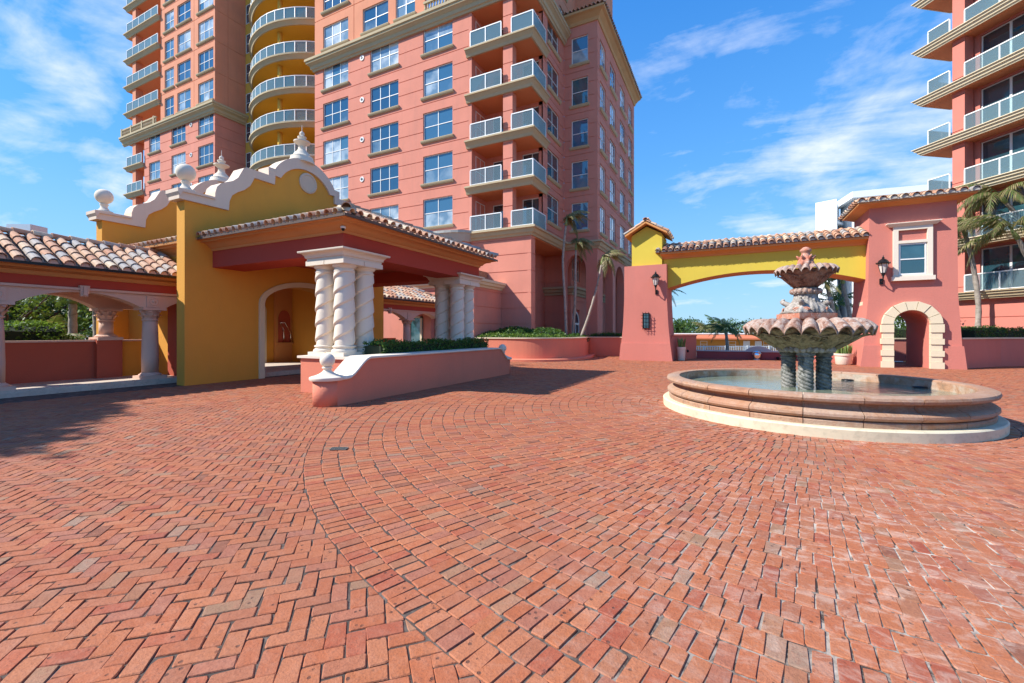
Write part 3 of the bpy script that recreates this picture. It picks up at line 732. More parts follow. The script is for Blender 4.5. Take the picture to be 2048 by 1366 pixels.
# side wall of the tower beyond the balconies
MS = T(-10.85, 26.2) @ RZ(PI/2)
facade('wall', M_PINK, tw, MS, 4.0, 7.6, 22.5, [(.78, 2.96, L+.95, L+2.87) for L in LV], GR)
box('wall', M_PINK, tw, -11.15, -10.87, 26.2, 26.4, 7.6, 22.45)
for L in LV: window(tw, MS, .78, 2.96, L+.95, L+2.87, 2, 2, True, M_DOORG)
# upper shaft set back above the belt
MU = T(-11.2, 26.6) @ RZ(PI/2)
facade('wall', M_PEACH, tw, MU, 9.4, 22.5, 43.5, [(a, b, L+1.0, L+2.7) for a, b in ((1.0, 2.4), (3.6, 5.0)) for L in LU], [L+.55 for L in LU])
for L in LU:
    for a, b in ((1.0, 2.4), (3.6, 5.0)): window(tw, MU, a, b, L+1.0, L+2.7, 2, 2, True, M_PANE)
box('wall', M_PEACH, tw, -18.9, -11.21, 26.6, 27, 22.65, 43.5)
box('wall', M_PEACH, tw, -11.19, -9.5, 34, 38.5, 23, 43.5); box('wall', M_PEACH, tw, -9.49, -9.30, 35.2, 38.5, 23, 43.5)
vent(-10.3, 33.97, 25.6, 0)
# stone balustrade on the belt at the right-hand terrace
bm_ = MB().lathe([(.05, 0), (.07, .06), (.04, .14), (.085, .32), (.045, .52), (.07, .60), (.05, .66)], 8).mesh('baluster', M_BELT)
bs = box('balustrade', M_BELT, tw, -18.85, -10.7, vA-.24, vA-.06, 24.05, 24.2)
for i in range(34): inst('baluster', bm_, bs, T(-18.75+.24*i, vA-.15, 23.36))
# podium under the balconies
facade('wall', M_PINK, tw, T(-15.34, vA), 15.34-10.85, 0, 7.55, (), GLOW)
facade('wall', M_PINK, tw, T(-10.85, vA) @ RZ(PI/2), .62, 0, 7.55, (), GLOW)
box('wall', M_PINK, tw, -12.85, -10.90, vA+.5, vA+.6, 0, 7.5)
facade('wall', M_PINK, tw, T(-12.88, vA+.6) @ RZ(PI/2), 6.6, 0, 7.5, (), GLOW)
facade('wall', M_PINK, tw, T(-12.88, 31.5), 2.1, 0, 7.5, (), GLOW)
box('wall', M_PINK, tw, -13.3, -12.925, 31.25, 31.85, 0, 7.5); W2 = T(-10.8, 31.5) @ RZ(PI/2)
hw2 = [(.45, .95, 5.5, 7.25), (1.65, 2.25, 5.5, 7.25), (.5, 2.2, .05, 3.3)]
facade('wall', M_PINK, tw, W2, 11.6, 0, 7.5, hw2, GLOW)
window(tw, W2, .45, .95, 5.5, 7.25, 1, 2, False, M_DOORG); window(tw, W2, 1.65, 2.25, 5.5, 7.25, 1, 2, False, M_DOORG)
ad = MB().prism([(.5, .05)]+[(.5, 2.3)]+list(reversed(arcpts(.5, 2.2, 2.3, .85, 12)))+[(2.2, .05)]+[(2.08, .05), (2.08, 2.2)]+arcpts(.62, 2.08, 2.3, .72, 12)+[(.62, .05)], .02, .10)
adr = ad.build('arched_door', M_FRAME, tw, W2)
MB().box(.62, 2.08, .03, .09, 2.1, 2.25).box(1.29, 1.41, .03, .09, .05, 2.1).build('door_bars', M_FRAME, adr, W2)
MB().prism([(.6, .05), (2.1, .05), (2.1, 2.3)]+arcpts(.6, 2.1, 2.3, .75, 12)+[(.6, 2.3)], .06, .08).build('door_glass', M_DOORG, adr, W2)
box('ceiling', M_SOFFIT, tw, -12.9, -10.88, vA+.4, 30.25, 7.40, 7.52); box('ceiling', M_SOFFIT, tw, -12.9, -8.5, 30.26, 43, 7.40, 7.52); box('wall', M_PINK, tw, -10.75, -8.4, 43.0, 43.3, 0, 7.5)
PC = [(0, 7.45), (.08, 7.45), (.12, 7.55), (.22, 7.62), (.30, 7.82), (.42, 7.86), (.42, 7.98), (0, 8.0)]
MB().sweep([(-18.4, vA), (-10.85, vA), (-10.85, 30.2), (-8.36, 30.2), (-8.36, 43.4)], PC).build('podium_cornice', M_BELT, tw)
MB().sweep([(-12.88, 31.45), (-10.75, 31.45), (-10.75, 43)], [(0, 4.35), (.08, 4.35), (.12, 4.5), (.25, 4.56), (.32, 4.75), (.5, 4.8), (.5, 4.95), (0, 4.97)]).build('string_course', M_BELT, tw)
# curved bay of the podium behind the porch roof
cb = [(-18.6, vA)]+[(-16.9-1.7*math.cos(t), vA-.9*math.sin(t)) for t in np.linspace(0, PI, 13)][1:-1]+[(-15.2, vA)]
MB().prismz(cb, 4.4, 7.5).build('curved_bay', M_PINK, tw); MB().sweep(cb, [(0, 7.4), (.1, 7.4), (.32, 7.85), (.4, 7.9), (.4, 8.06), (-.9, 8.08)]).build('bay_cornice', stucco('weathered_cornice', (.45, .44, .40)), tw)
# low block next to the porch
blk = box('low_block', M_PINK, tw, -29, -12.96, 21.06, vA-.001, 0, 4.2)
facade('wall', M_PINK, blk, T(-29, 21), 16.1, 0, 4.2, (), GLOW); facade('wall', M_PINK, blk, T(-12.9, 21) @ RZ(PI/2), 3.3, 0, 4.2, (), GLOW)
MB().sweep([(-29, 21), (-12.9, 21), (-12.9, vA)], [(0, 4.12), (.06, 4.12), (.10, 4.22), (.22, 4.28), (.26, 4.40), (.34, 4.44), (.34, 4.58), (-.3, 4.60)]).build('block_cornice', M_PALECREAM, blk)
br_ = MB().prismx([(21.25, 4.6), (24.28, 4.6), (24.28, 5.35), (22.8, 5.35)], -28, -13.9).build('roof', M_PAN, tw)
tl = Tiles(); tl.plane((-13.6, 21.3, 4.62), (0, 1, 0), (-.86, 0, .5), 11, .27, 0, lambda t: .9); tl.finish(br_, 60)
# projecting wing with hipped tile eaves
MWF = T(-10.85, 30.2); MWS = T(-8.36, 30.2) @ RZ(PI/2)
WG = GR
facade('wall', M_PINK, tw, MWF, 2.49, 7.5, 23.9, [(.57, 1.80, L+.90, L+2.87) for L in LV], WG)
for k, L in enumerate(LV): window(tw, MWF, .57, 1.80, L+.90, L+2.87, 1, 2, True, M_DOORG if k == 3 else random.choice((M_PANE, M_PANE3)))
sv = [(.7, 2.3), (3.6, 5.5), (7.1, 9.1), (10.5, 12.1)]
facade('wall', M_PINK, tw, MWS, 13.1, 7.5, 23.9, [(a, b, L+.72, L+2.75) for a, b in sv for L in LV], WG)
for L in LV:
    for a, b in sv: window(tw, MWS, a, b, L+.72, L+2.75, 2, 2, True, random.choice((M_PANE2, M_PANE2, M_PANE)))
MB().prism([(0, 7.5), (0, 0), (.11, 0)]+[(.11, 0)]+list(reversed(arcpts(.11, 1.66, 5.9, 1.2)))+[(1.66, 0), (2.49, 0), (2.49, 7.5)], 0, .5).build('arcade_wall', M_PINK, tw, MWF)
MB().prism([(.505, 7.5), (.505, 0), (1.4, 0)]+list(reversed(arcpts(1.4, 4.5, 5.6, 1.5)))+[(4.5, 0), (5.4, 0)]+list(reversed(arcpts(5.4, 8.6, 5.6, 1.5)))+[(8.6, 0), (9.4, 0)]+list(reversed(arcpts(9.4, 12.4, 5.6, 1.5)))+[(12.4, 0), (13.1, 0), (13.1, 7.5)], 0, .6).build('arcade_wall', M_PINK, tw, MWS)
EV = [(0, 23.55), (.08, 23.55), (.16, 23.75), (.42, 23.98), (.50, 24.02), (.50, 24.0), (.62, 24.05), (.62, 24.2), (0, 24.24)]
MB().sweep([(-10.85, 30.2), (-8.36, 30.2), (-8.36, 43.4)], EV).build('eave_cornice', stucco('eave_ochre', (.60, .36, .17)), tw)
wr = MB().add([(-11.2, 29.55, 24.22), (-7.7, 29.55, 24.22), (-7.7, 43.6, 24.22), (-11.2, 43.6, 24.22), (-11.2, 32.6, 25.3), (-10.7, 32.6, 25.3), (-10.7, 43.6, 25.3), (-11.2, 43.6, 25.3)], [(0, 1, 5, 4), (1, 2, 6, 5), (4, 5, 6, 7)]).build('wing_roof', M_PAN, tw)
tl = Tiles(); s1 = Vector((0, 3.05, 1.08)).normalized(); s2 = Vector((-3.0, 0, 1.08)).normalized()
tl.plane((-11.2, 29.5, 24.22), (1, 0, 0), s1, 12, .29, 0, lambda t: min(3.2, max(.4, (3.5-t)*1.05))); tl.plane((-7.65, 29.6, 24.22), (0, 1, 0), s2, 48, .29, 0, lambda t: min(2.6, .3+t)); tl.finish(wr, 120)

# ---- left block of the same tower
v5 = 24.5; ML = T(-56.9, v5)
cl = [(-55.9, -53.7, 2), (-51.5, -48.9, 3), (-46.7, -44.15, 3)]
hol = [(a+56.9, b+56.9, L+.78, L+2.75) for a, b, n in cl for L in LV]
facade('wall', M_PINK, tw, ML, 13.0, 6, 22.5, hol, GR)
for a, b, n in cl:
    for L in LV: window(tw, ML, a+56.9, b+56.9, L+.78, L+2.75, n, 2, pane=random.choice(PANES))
cl2 = [(-52.8, -51.05, 2), (-50.4, -48.0, 2), (-46.7, -44.15, 3)]; MLu = T(-53.6, v5)
facade('wall', M_PEACH, tw, MLu, 9.7, 22.5, 43.5, [(a+53.6, b+53.6, L+.9, L+2.95) for a, b, n in cl2 for L in LU], [L+.5 for L in LU], [6.2])
for a, b, n in cl2:
    for L in LU: window(tw, MLu, a+53.6, b+53.6, L+.9, L+2.95, n, 2, pane=random.choice((M_PANE2, M_PANE4, M_PANE, M_PANE2, M_PANE3)))
MLS = T(-43.9, v5) @ RZ(PI/2)
facade('wall', M_PINK, tw, MLS, 4.1, 6, 22.5, (), GR); facade('wall', M_PEACH, tw, MLS, 4.1, 22.5, 43.5, (), [L+.5 for L in LU], [1.2])
MB().sweep([(-61.2, v5), (-43.9, v5), (-43.9, 27.4)], BELT).build('belt_cornice', M_BELT, tw)
for i in range(3): vent(-47.9, v5-.02, LV[2+i]+2.2, 0)
box('post', M_PEACH, tw, -59.45, -58.75, v5, v5+.7, 6, 43.5)
box('wall', M_PEACH, tw, -53.6, -53.4, v5+.2, 31, 22.6, 43.5); box('wall', M_PINK, tw, -56.9, -56.7, v5+.2, 31, 6, 22.5)
for L in LV+[L+.05 for L in LU]:
    up = L > 22; x1 = -53.62 if up else -56.92
    b_ = box('balcony', M_SOFFIT, tw, -60.4, x1, v5+.02, 28, L-.42, L-.01)
    MB().sweep([(-60.4, 28), (-60.4, v5), (x1, v5)], [(o, L+z) for o, z in FAS]).build('cornice', M_BELT, b_)
    if abs(L-22.98) > .2: railing(tw, [(-60.2, 26), (-60.2, v5-.2), (x1-.1, v5-.2)], L, seg=1.25)
b2 = box('balustrade', M_BELT, tw, -61.0, -53.7, v5-.42, v5-.26, 24.0, 24.14)
for i in range(30): inst('baluster', bm_, b2, T(-60.9+.245*i, v5-.34, 23.34))
for x in (-61, -58.9, -56.6, -54.2): box('pedestal', M_BELT, b2, x, x+.22, v5-.45, v5-.23, 23.34, 24.22)

# ---- yellow bay with curved balconies
LC = [LV[0]+2.985*k for k in range(12)]
box('wall', M_YELT, tw, -43.88, -29.92, 28.6, 28.9, 6, 43.5); box('pier', M_YELT, tw, -43.88, -42.45, 27.42, 28.59, 6, 43.5)
MP = T(-43.88, 27.40)
for L in LC: window(tw, MP, .15, .95, L+.75, L+2.65, 1, 2, False, M_DOORG, depth=-.03)
cc = Vector((-36.9, 32.8)); 
def arc(Rr, n=22, ymax=27.6):
    h = math.sqrt(Rr*Rr-(cc.y-ymax)**2); a0 = math.asin(h/Rr); return [(cc.x+Rr*math.sin(t), cc.y-Rr*math.cos(t)) for t in np.linspace(-a0, a0, n)]
for k, L in enumerate(LC):
    if k == 0: continue
    b_ = MB().prismz(arc(7.72)+[(-30.0, 28.58), (-43.7, 28.58)], L-.44, L-.012).build('balcony', M_YELT, tw)
    MB().sweep(arc(7.7), [(-.05, L-.46), (.06, L-.46), (.10, L-.36), (.24, L-.16), (.30, L-.14), (.30, L), (-.05, L)]).build('cornice', M_BELT, b_)
    railing(tw, arc(7.82, 13, 27.2), L, seg=2)
    MB().lathe([(.2, L), (.2, L+2.56)], 14, (-36.2, 25.75)).build('column', M_YELT, b_, smooth=True)
    if k % 3 != 1: window(tw, T(-42.3, 28.6), 2.2, 5.4, L+.05, L+2.3, 2, 1, False, M_DOORG, depth=-.05, name='balcony_door')

# ============================================================ ENTRANCE PAVILION
pv = thing('entrance_pavilion', 'ochre porch with scalloped gables, twisted white columns and tiled roof', 'pavilion', (-11, 10.75, 0))
VC = 10.75
# half outlines of the gable: distance from the middle, height
half_out = [(4.08, 5.22), (4.08, 5.48), (3.14, 5.48), (3.13, 5.66), (3.08, 5.84), (2.96, 5.98), (2.80, 6.06), (2.62, 6.15), (2.46, 6.30), (2.36, 6.50), (2.28, 6.66), (2.18, 6.71), (1.46, 6.71), (1.46, 6.98), (1.22, 6.98)]
half_in = [(4.08, 5.22), (2.74, 5.22), (2.72, 5.50), (2.64, 5.70), (2.48, 5.84), (2.26, 5.98), (2.08, 6.16), (1.98, 6.36), (1.94, 6.46), (1.24, 6.46), (1.22, 6.76), (1.16, 6.76)]
def dome(r, zc, a): return [(r*math.sin(t), zc+r*math.cos(t)) for t in np.linspace(a, 0, 12)]
do = dome(1.42, 6.28, math.asin(1.22/1.42)*.98); di = dome(1.14, 6.22, math.asin(1.0))[0:]
di = [(1.16*math.sin(t), 6.20+1.14*math.cos(t)) for t in np.linspace(PI/2*.68, 0, 12)]
oL = [(VC-a, z) for a, z in half_out+do]; oR = [(VC+a, z) for a, z in reversed(half_out+do[:-1])]
iL = [(VC-a, z) for a, z in half_in+di]; iR = [(VC+a, z) for a, z in reversed(half_in+di[:-1])]
v0, v1 = 6.84, 14.7
def gable(u0, u1, door, openings=()):
    top = [(v0, 5.22)]+[(a, z) for a, z in iL[1:]]+[(a, z) for a, z in iR[:-1]]+[(v1, 5.22)]
    bot = [(v1, 0)]
    for a, b, sp, rise in sorted(openings, reverse=True): bot += notch(a, b, sp, rise, 0, 18)
    bot += [(v0, 0)]
    wl = MB().prismx(top+bot, u0, u1).build('gable_wall', M_OCHRE, pv)
    band = [oL[0]]+oL[1:]+oR[:-1]+[(VC+4.08, 5.48), (VC+4.08, 5.22)]+list(reversed(iR[:-1]))+list(reversed(iL))
    MB().prismx(band, u0-.07, u1+.07).build('gable_trim', M_TRIM, wl)
    MB().prismx([(v0-.16, 5.30), (v0-.22, 5.40), (v0-.22, 5.50), (7.6, 5.50), (7.6, 5.44), (v0-.1, 5.42)], u0-.12, u1+.12).build('cap_moulding', M_TRIM, wl)
    for a, sg in ((VC-3.78, 1), (VC+3.78, 1)):
        MB().lathe([(.0, 5.50), (.24, 5.50), (.24, 5.56), (.15, 5.60), (.10, 5.68), (.09, 5.74), (.12, 5.78), (.12, 5.80), (.08, 5.82)]+[(.245*math.sin(t), 6.06-.245*math.cos(t)) for t in np.linspace(.35, PI, 14)], 24, ((u0+u1)/2, a)).build('ball_finial', M_WHITE, wl, smooth=True)
    MB().lathe([(.0, 7.62), (.42, 7.62), (.42, 7.72), (.38, 7.76), (.38, 7.84), (.30, 7.88), (.27, 7.96), (.16, 8.08), (.12, 8.16), (.13, 8.20), (.11, 8.22), (.14, 8.30), (.28, 8.38), (.28, 8.42), (.12, 8.46), (.10, 8.5), (.15, 8.56), (.15, 8.59), (.06, 8.64), (.09, 8.70), (.07, 8.76), (.012, 8.80), (.008, 9.02), (0, 9.03)], 24, ((u0+u1)/2, VC)).build('urn_finial', M_WHITE, wl, auto=50)
    return wl
aD = (9.16, 12.34, 2.45, .66)
w1 = gable(-14.1, -13.7, True, [aD]); w2g = gable(-19.0, -18.6, True, [aD])
# disc on the front gable
dm = Matrix.Translation((-13.70, VC+.08, 6.90)) @ Matrix.Rotation(PI/2, 4, 'Y')
MB().lathe([(0, 0), (.36, 0), (.36, .05), (.29, .07), (.27, .05), (0, .05)], 32).build('disc', M_CREAM, w1, dm)
# arch surround
def surround(u0, u1, a, b, sp, rise, wd, mat, parent):
    outer = list(reversed(arcpts(a-wd, b+wd, sp, rise+wd, 20))); inner = arcpts(a, b, sp, rise, 20)
    return MB().prismx([(a-wd, 0)]+outer+[(b+wd, 0), (b, 0)]+inner+[(a, 0)], u0, u1).build('arch_surround', mat, parent)
surround(-13.72, -13.63, *aD, .17, M_PALECREAM, w1); surround(-14.4, -14.09, *aD, .05, M_OCHRE, w1); surround(-18.62, -18.5, *aD, .17, M_PALECREAM, w2g)
# hall between the gables
fl = box('hall_floor', M_CONC, pv, -18.6, -14.12, 7.3, 14.3, -.02, .14)
box('hall_ceiling', M_SOFFIT, pv, -18.58, -14.12, 7.62, 13.9, 3.75, 3.85)
box('hall_wall', M_OCHRE, pv, -18.58, -14.12, 7.55, 7.75, .14, 4.1)
hw = MB().prism([(-18.58, .14), (-18.58, 4.1), (-14.12, 4.1), (-14.12, .14)], 13.75, 13.95).build('hall_wall', M_OCHRE, pv)
# niche with a handrail in the back wall of the hall
nv = 13.35
nb = MB().prismx([(12.9, .14), (12.9, 3.75), (13.74, 3.75), (13.74, .14)], -18.58, -18.45).build('niche_wall', M_ORANGE, pv)
MB().prismx([(13.02, 1.05)]+[(13.02, 2.1)]+[(13.02+.3*(1-math.cos(t)), 2.1+.42*math.sin(t)) for t in np.linspace(.2, PI/2, 6)]+[(13.62-.3*(1-math.cos(t)), 2.1+.42*math.sin(t)) for t in np.linspace(PI/2, .2, 6)]+[(13.62, 2.1), (13.62, 1.05)], -18.44, -18.41).build('niche', M_REDW, nb)
MB().box(-18.44, -18.32, 12.95, 13.70, .95, 1.04).build('niche_sill', M_ORANGE, nb)
hr = MB(); hr.tube([(-18.36, 13.05, 1.95), (-18.36, 13.3, 1.95), (-18.36, 13.6, 1.45), (-18.36, 13.6, 1.05)], .02, 6); hr.tube([(-18.36, 13.05, 1.95), (-18.36, 13.25, 1.6), (-18.36, 13.25, 1.05)], .02, 6); hr.build('handrail', M_CHROME, nb, smooth=True)
# beams, cornice
UB, VB0, VB1 = -8.33, 7.58, 13.92
bmn = MB().box(-13.70, UB, VB0, VB0+.95, 3.42, 3.98).build('beam', M_RED, pv); MB().box(UB-.95, UB, VB0+.951, VB1-.951, 3.42, 3.98).build('beam', M_RED, pv); MB().box(-13.70, UB, VB1-.95, VB1, 3.42, 3.98).build('beam', M_RED, pv)
box('porch_ceiling', M_REDW, pv, -13.69, UB-.1, VB0+.1, VB1-.1, 3.82, 3.90)
CP = [(0, 3.90), (.03, 3.90), (.05, 3.96), (.10, 3.98), (.14, 4.04), (.24, 4.10), (.30, 4.11), (.32, 4.10), (.34, 4.15), (.46, 4.155), (.47, 4.21), (0, 4.22)]
MB().sweep([(-13.69, VB0), (UB, VB0), (UB, VB1), (-13.69, VB1)], CP).build('eave_cornice', M_ORANGE, pv, auto=40)
# hipped roof
UE, VE0, VE1, ZE = UB+.53, VB0-.44, VB1+.44, 4.225
rh = 3.61*math.tan(R(21)); ur = UE-3.61
rf = MB().add([(-13.69, VE0, ZE), (UE, VE0, ZE), (UE, VE1, ZE), (-13.69, VE1, ZE), (-13.69, VC, ZE+rh), (ur, VC, ZE+rh), (-13.69, VE0+.06, ZE-.02), (UE-.06, VE0+.06, ZE-.02), (UE-.06, VE1-.06, ZE-.02), (-13.69, VE1-.06, ZE-.02)],
               [(0, 1, 5, 4), (1, 2, 5), (2, 3, 4, 5), (9, 8, 7, 6), (0, 6, 7, 1), (1, 7, 8, 2)]).build('roof', M_PAN, pv)
sl = 3.61/math.cos(R(21)); cN, sN = math.cos(R(21)), math.sin(R(21))
tl = Tiles()
tl.plane((-13.60, VE0-.06, ZE), (1, 0, 0), (0, cN, sN), 21, .272, 0, lambda t: min(sl, max(.3, (5.78-t)/cN)))
tl.plane((UE+.06, VE0, ZE), (0, 1, 0), (-cN, 0, sN), 26, .272, 0, lambda t: max(.3, min(t, 7.2-t)/cN))
tl.line((UE+.02, VE0+.02, ZE+.10), (ur, VC, ZE+rh+.1)); tl.line((UE+.02, VE1-.02, ZE+.10), (ur, VC, ZE+rh+.1)); tl.line((ur, VC, ZE+rh+.08), (-13.69, VC, ZE+rh+.08))
tl.finish(rf, 290)
# mortar plugs under the eave tiles
mo = MB()
for c in range(21): x = -13.6+(c+.5)*.272; mo.prism([(x-.075, ZE-.01), (x+.075, ZE-.01), (x+.05, ZE+.075), (x-.05, ZE+.075)], VE0+.02, VE0+.10)
for c in range(26): y = VE0+(c+.5)*.272; mo.prismx([(y-.075, ZE-.01), (y+.075, ZE-.01), (y+.05, ZE+.075), (y-.05, ZE+.075)], UE-.10, UE-.02)
tag(mo.build('eave_mortar', M_PINKSTONE, rf), kind='stuff')
gm = MB().box(-13.6, UE-.01, VE0-.035, VE0+.0, ZE-.075, ZE-.012).box(UE-.0, UE+.03, VE0-.035, VE1, ZE-.075, ZE-.012).build('drip_edge', plain('brown_metal', (.10, .055, .035), .5), rf)
# hall roof, seen left of the front gable
r2 = MB().add([(-18.58, VE0, ZE), (-14.12, VE0, ZE), (-14.12, VC, ZE+rh), (-18.58, VC, ZE+rh), (-18.58, VE1, ZE), (-14.12, VE1, ZE)], [(0, 1, 2, 3), (3, 2, 5, 4)]).build('roof', M_PAN, pv)
t2 = Tiles(); t2.plane((-18.5, VE0-.06, ZE), (1, 0, 0), (0, cN, sN), 16, .272, 0, lambda t: 1.6); t2.finish(r2, 80)
MB().sweep([(-18.59, VB0), (-14.11, VB0)], CP).build('eave_cornice', M_ORANGE, pv, auto=40)
mo = MB()
for c in range(16): x = -18.5+(c+.5)*.272; mo.prism([(x-.075, ZE-.01), (x+.075, ZE-.01), (x+.05, ZE+.075), (x-.05, ZE+.075)], VE0+.02, VE0+.10)
tag(mo.build('eave_mortar', M_MORTAR, r2), kind='stuff')
# camera dome on the corner of the cornice
dc = MB().lathe([(.0, 4.02), (.055, 4.02), (.06, 3.99), (.06, 3.97)], 14, (UB+.12, VB0-.12)).build('dome_camera', M_FRAME, pv, smooth=True)
MB().lathe([(.04, 3.97), (.04, 3.94), (.025, 3.915), (0, 3.91)], 12, (UB+.12, VB0-.12)).build('camera_lens', M_BLACK, dc, smooth=True)
# twisted columns in clusters of four
def twist(mat):
    n, m = 48, 170; vs = []; z0_, z1_ = .0, 1.86
    def prof(a, z):
        ph = (a*2/(2*PI)-z/.385) % 1.0        # two starts
        return .214+.050*ph**.6 if ph < .93 else .214+.050*.957*(1-ph)/.07
    for j in range(m+1):
        z = z0_+(z1_-z0_)*j/m
        for i in range(n): a = 2*PI*i/n; r = prof(a, z); vs.append((r*math.cos(a), r*math.sin(a), z))
    fs = [(j*n+i, j*n+(i+1) % n, (j+1)*n+(i+1) % n, (j+1)*n+i) for j in range(m) for i in range(n)]
    return MB().add(vs, fs).mesh('column', mat, smooth=True, fix=False)
ZP = .92
cm_ = twist(M_WHITE)
bsm = MB().lathe([(.30, .09), (.305, .13), (.285, .16), (.255, .175), (.25, .20), (.28, .215), (.28, .245), (.24, .26)], 28).mesh('column_base', M_WHITE, auto=50)
plm = MB().box(-.305, .305, -.305, .305, 0, .09).mesh('column_plinth', M_WHITE)
ccm = MB().lathe([(.235, 0), (.26, .015), (.26, .045), (.235, .06), (.235, .10), (.27, .125), (.295, .16), (.295, .185)], 28).mesh('column_capital', M_WHITE, auto=50)
for va, vb in ((7.9, 8.55), (12.95, 13.6)):
    for x in (-9.3, -8.65):
        for y in (va, vb):
            Mx = T(x, y, ZP); c = inst('column', cm_, pv, Mx @ T(0, 0, .24))
            inst('column_base', bsm, c, Mx); inst('column_plinth', plm, c, Mx); inst('column_capital', ccm, c, Mx @ T(0, 0, 2.08))
    p = [(-9.64, va-.34), (-8.31, va-.34), (-8.31, vb+.34), (-9.64, vb+.34)]; z = ZP+2.265
    en = MB()
    for x0, x1 in ((-9.64, -8.99), (-8.965, -8.31)):
        for y0, y1 in ((va-.34, va+.315), (va+.34, vb+.34)): en.box(x0, x1, y0, y1, z, z+.115)
    en.box(-9.62, -8.33, va-.32, vb+.32, z+.05, z+.13)
    im = en.build('impost', M_WHITE, pv)
    cp = [(-9.60, va-.30), (-8.35, va-.30), (-8.35, vb+.30), (-9.60, vb+.30)]
    MB().sweep(cp, [(-.3, z+.115), (0, z+.115), (.02, z+.15), (.02, z+.18), (.05, z+.19), (.06, z+.24), (.11, z+.30), (.17, z+.315), (.18, z+.33), (.18, z+.36), (-.3, z+.36)], True).build('capital_block', M_WHITE, im, auto=40)

# ============================================================ COLONNADES
def colonnade(name, label, va, vb, cols, tiles_v, endhip=False):
    o = thing(name, label, 'colonnade', (-15.3, (va+vb)/2, 0))
    uo, ui = -15.12, -15.48
    box('walk', M_CONC, o, -17.2, -14.95, va, vb, -.03, .15)
    kb = box('kerb', M_CONC, o, -14.95, -14.90, va, vb, -.03, .09)
    spring, rise = 2.22, .34
    # front arcade: cast-stone arches between columns
    poly = [(va, 2.63), (va, spring)]; cs = sorted(cols)
    bot = []
    for a, b in zip(cs, cs[1:]):
        bot += [(a+.30, spring)]+list(reversed(arcpts(a+.30, b-.30, spring, rise, 18, True)))+[(b-.30, spring)]
    ends = [(max(va, cs[0]-.3), spring)] if cs[0]-.3 > va else []
    poly = [(va, 2.63)]+[(va, spring)]+bot+[(vb, spring)]+[(vb, 2.63)]
    if vb-cs[-1] > .4:     # half arch into the end wall
        ha = [(cs[-1]+.3, spring)]+[(y, z) for y, z in reversed(arcpts(cs[-1]+.3, cs[-1]+2.5, spring, rise, 18, True)) if y < vb]
        poly = [(va, 2.63), (va, spring)]+bot+ha+[(vb, ha[-1][1]), (vb, 2.63)]
    ar = MB().prismx(poly, ui, uo).build('arcade', M_PINKSTONE, o)
    MB().prismx([(va, 2.60), (va, 2.66), (vb, 2.66), (vb, 2.60)], uo+.001, uo+.06).build('arcade_moulding', M_PINKSTONE, ar)
    ks = MB().add([(uo+.09, -.10, 2.72), (uo+.09, .10, 2.72), (uo+.07, .065, 2.44), (uo+.07, -.065, 2.44), (uo-.02, -.10, 2.72), (uo-.02, .10, 2.72), (uo-.02, .065, 2.44), (uo-.02, -.065, 2.44)],
                  [(0, 3, 2, 1), (4, 5, 6, 7), (0, 1, 5, 4), (1, 2, 6, 5), (2, 3, 7, 6), (3, 0, 4, 7)])
    ksm = ks.box(uo+.06, uo+.12, -.035, .035, 2.47, 2.70).mesh('keystone', M_PINKSTONE)
    for a, b in zip(cs, cs[1:]): inst('keystone', ksm, ar, T(0, (a+b)/2, 0))
    ros = MB().lathe([(0, 0), (.11, 0), (.115, .012), (.10, .02), (.09, .012), (.05, .012), (.03, .03), (0, .034)], 20, caps=False).mesh('rosette', M_PINKSTONE)
    for c in cs:
        MB().prismx([(c-.17, 2.24), (c-.17, 2.56), (c+.17, 2.56), (c+.17, 2.24)], uo-.01, uo+.03).build('panel', M_PINKSTONE, ar)
        inst('rosette', ros, ar, T(uo+.03, c, 2.40) @ Matrix.Rotation(PI/2, 4, 'Y'))
    # plain red frieze, cornice, roof
    box('frieze', M_RED, o, ui, uo-.03, va, vb, 2.631, 2.93)
    MB().sweep([(uo-.03, va), (uo-.03, vb)], [(-.1, 2.90), (.02, 2.90), (.05, 2.93), (.06, 3.0), (.20, 3.04), (.24, 3.05), (.26, 3.10), (.36, 3.105), (.37, 3.16), (-.1, 3.17)]).build('eave_cornice', M_ORANGE, o, auto=40)
    box('soffit', M_PINKSTONE, o, -17.0, ui-.001, va, vb, 2.72, 2.80)
    ue, ze, urd, zr = -14.70, 3.17, -16.25, 3.98
    ve = vb+.35 if endhip else vb; vr = vb-.9 if endhip else vb
    rf = MB().add([(ue, va, ze), (ue, ve, ze), (urd, vr, zr), (urd, va, zr), (-17.8, va, ze), (-17.8, ve, ze)], [(0, 1, 2, 3), (3, 2, 5, 4), (1, 5, 2)]).build('roof', M_PAN, o)
    up = Vector((urd-ue, 0, zr-ze)); Ls = up.length; t = Tiles()
    n = int((ve-tiles_v)/.288)
    t.plane((ue+.05, tiles_v, ze), (0, 1, 0), up, n, .288, 0, (lambda q: min(Ls, max(.3, (ve-tiles_v-q)*1.4))) if endhip else (lambda q: Ls), .33, .108)
    t.line((urd, va if va > tiles_v else tiles_v, zr+.04), (urd, vr, zr+.04), .13)
    if endhip: t.line((ue+.05, ve, ze+.1), (urd, vr, zr+.05), .12)
    t.finish(rf, 280)
    mo = MB()
    for c in range(n): y = tiles_v+(c+.5)*.288; mo.prismx([(y-.09, ze), (y+.09, ze), (y+.06, ze+.09), (y-.06, ze+.09)], ue-.06, ue+.03)
    tag(mo.build('eave_mortar', M_PINKSTONE, rf), kind='stuff')
    MB().box(ue+.02, ue+.06, max(va, tiles_v), ve, ze-.07, ze-.01).build('drip_edge', M_BLACK, rf)
    # columns with leafy capitals
    sh = MB().lathe([(.20, .33), (.205, .8), (.19, 1.5), (.175, 1.84)], 24).mesh('column', M_PINKSTONE, smooth=True)
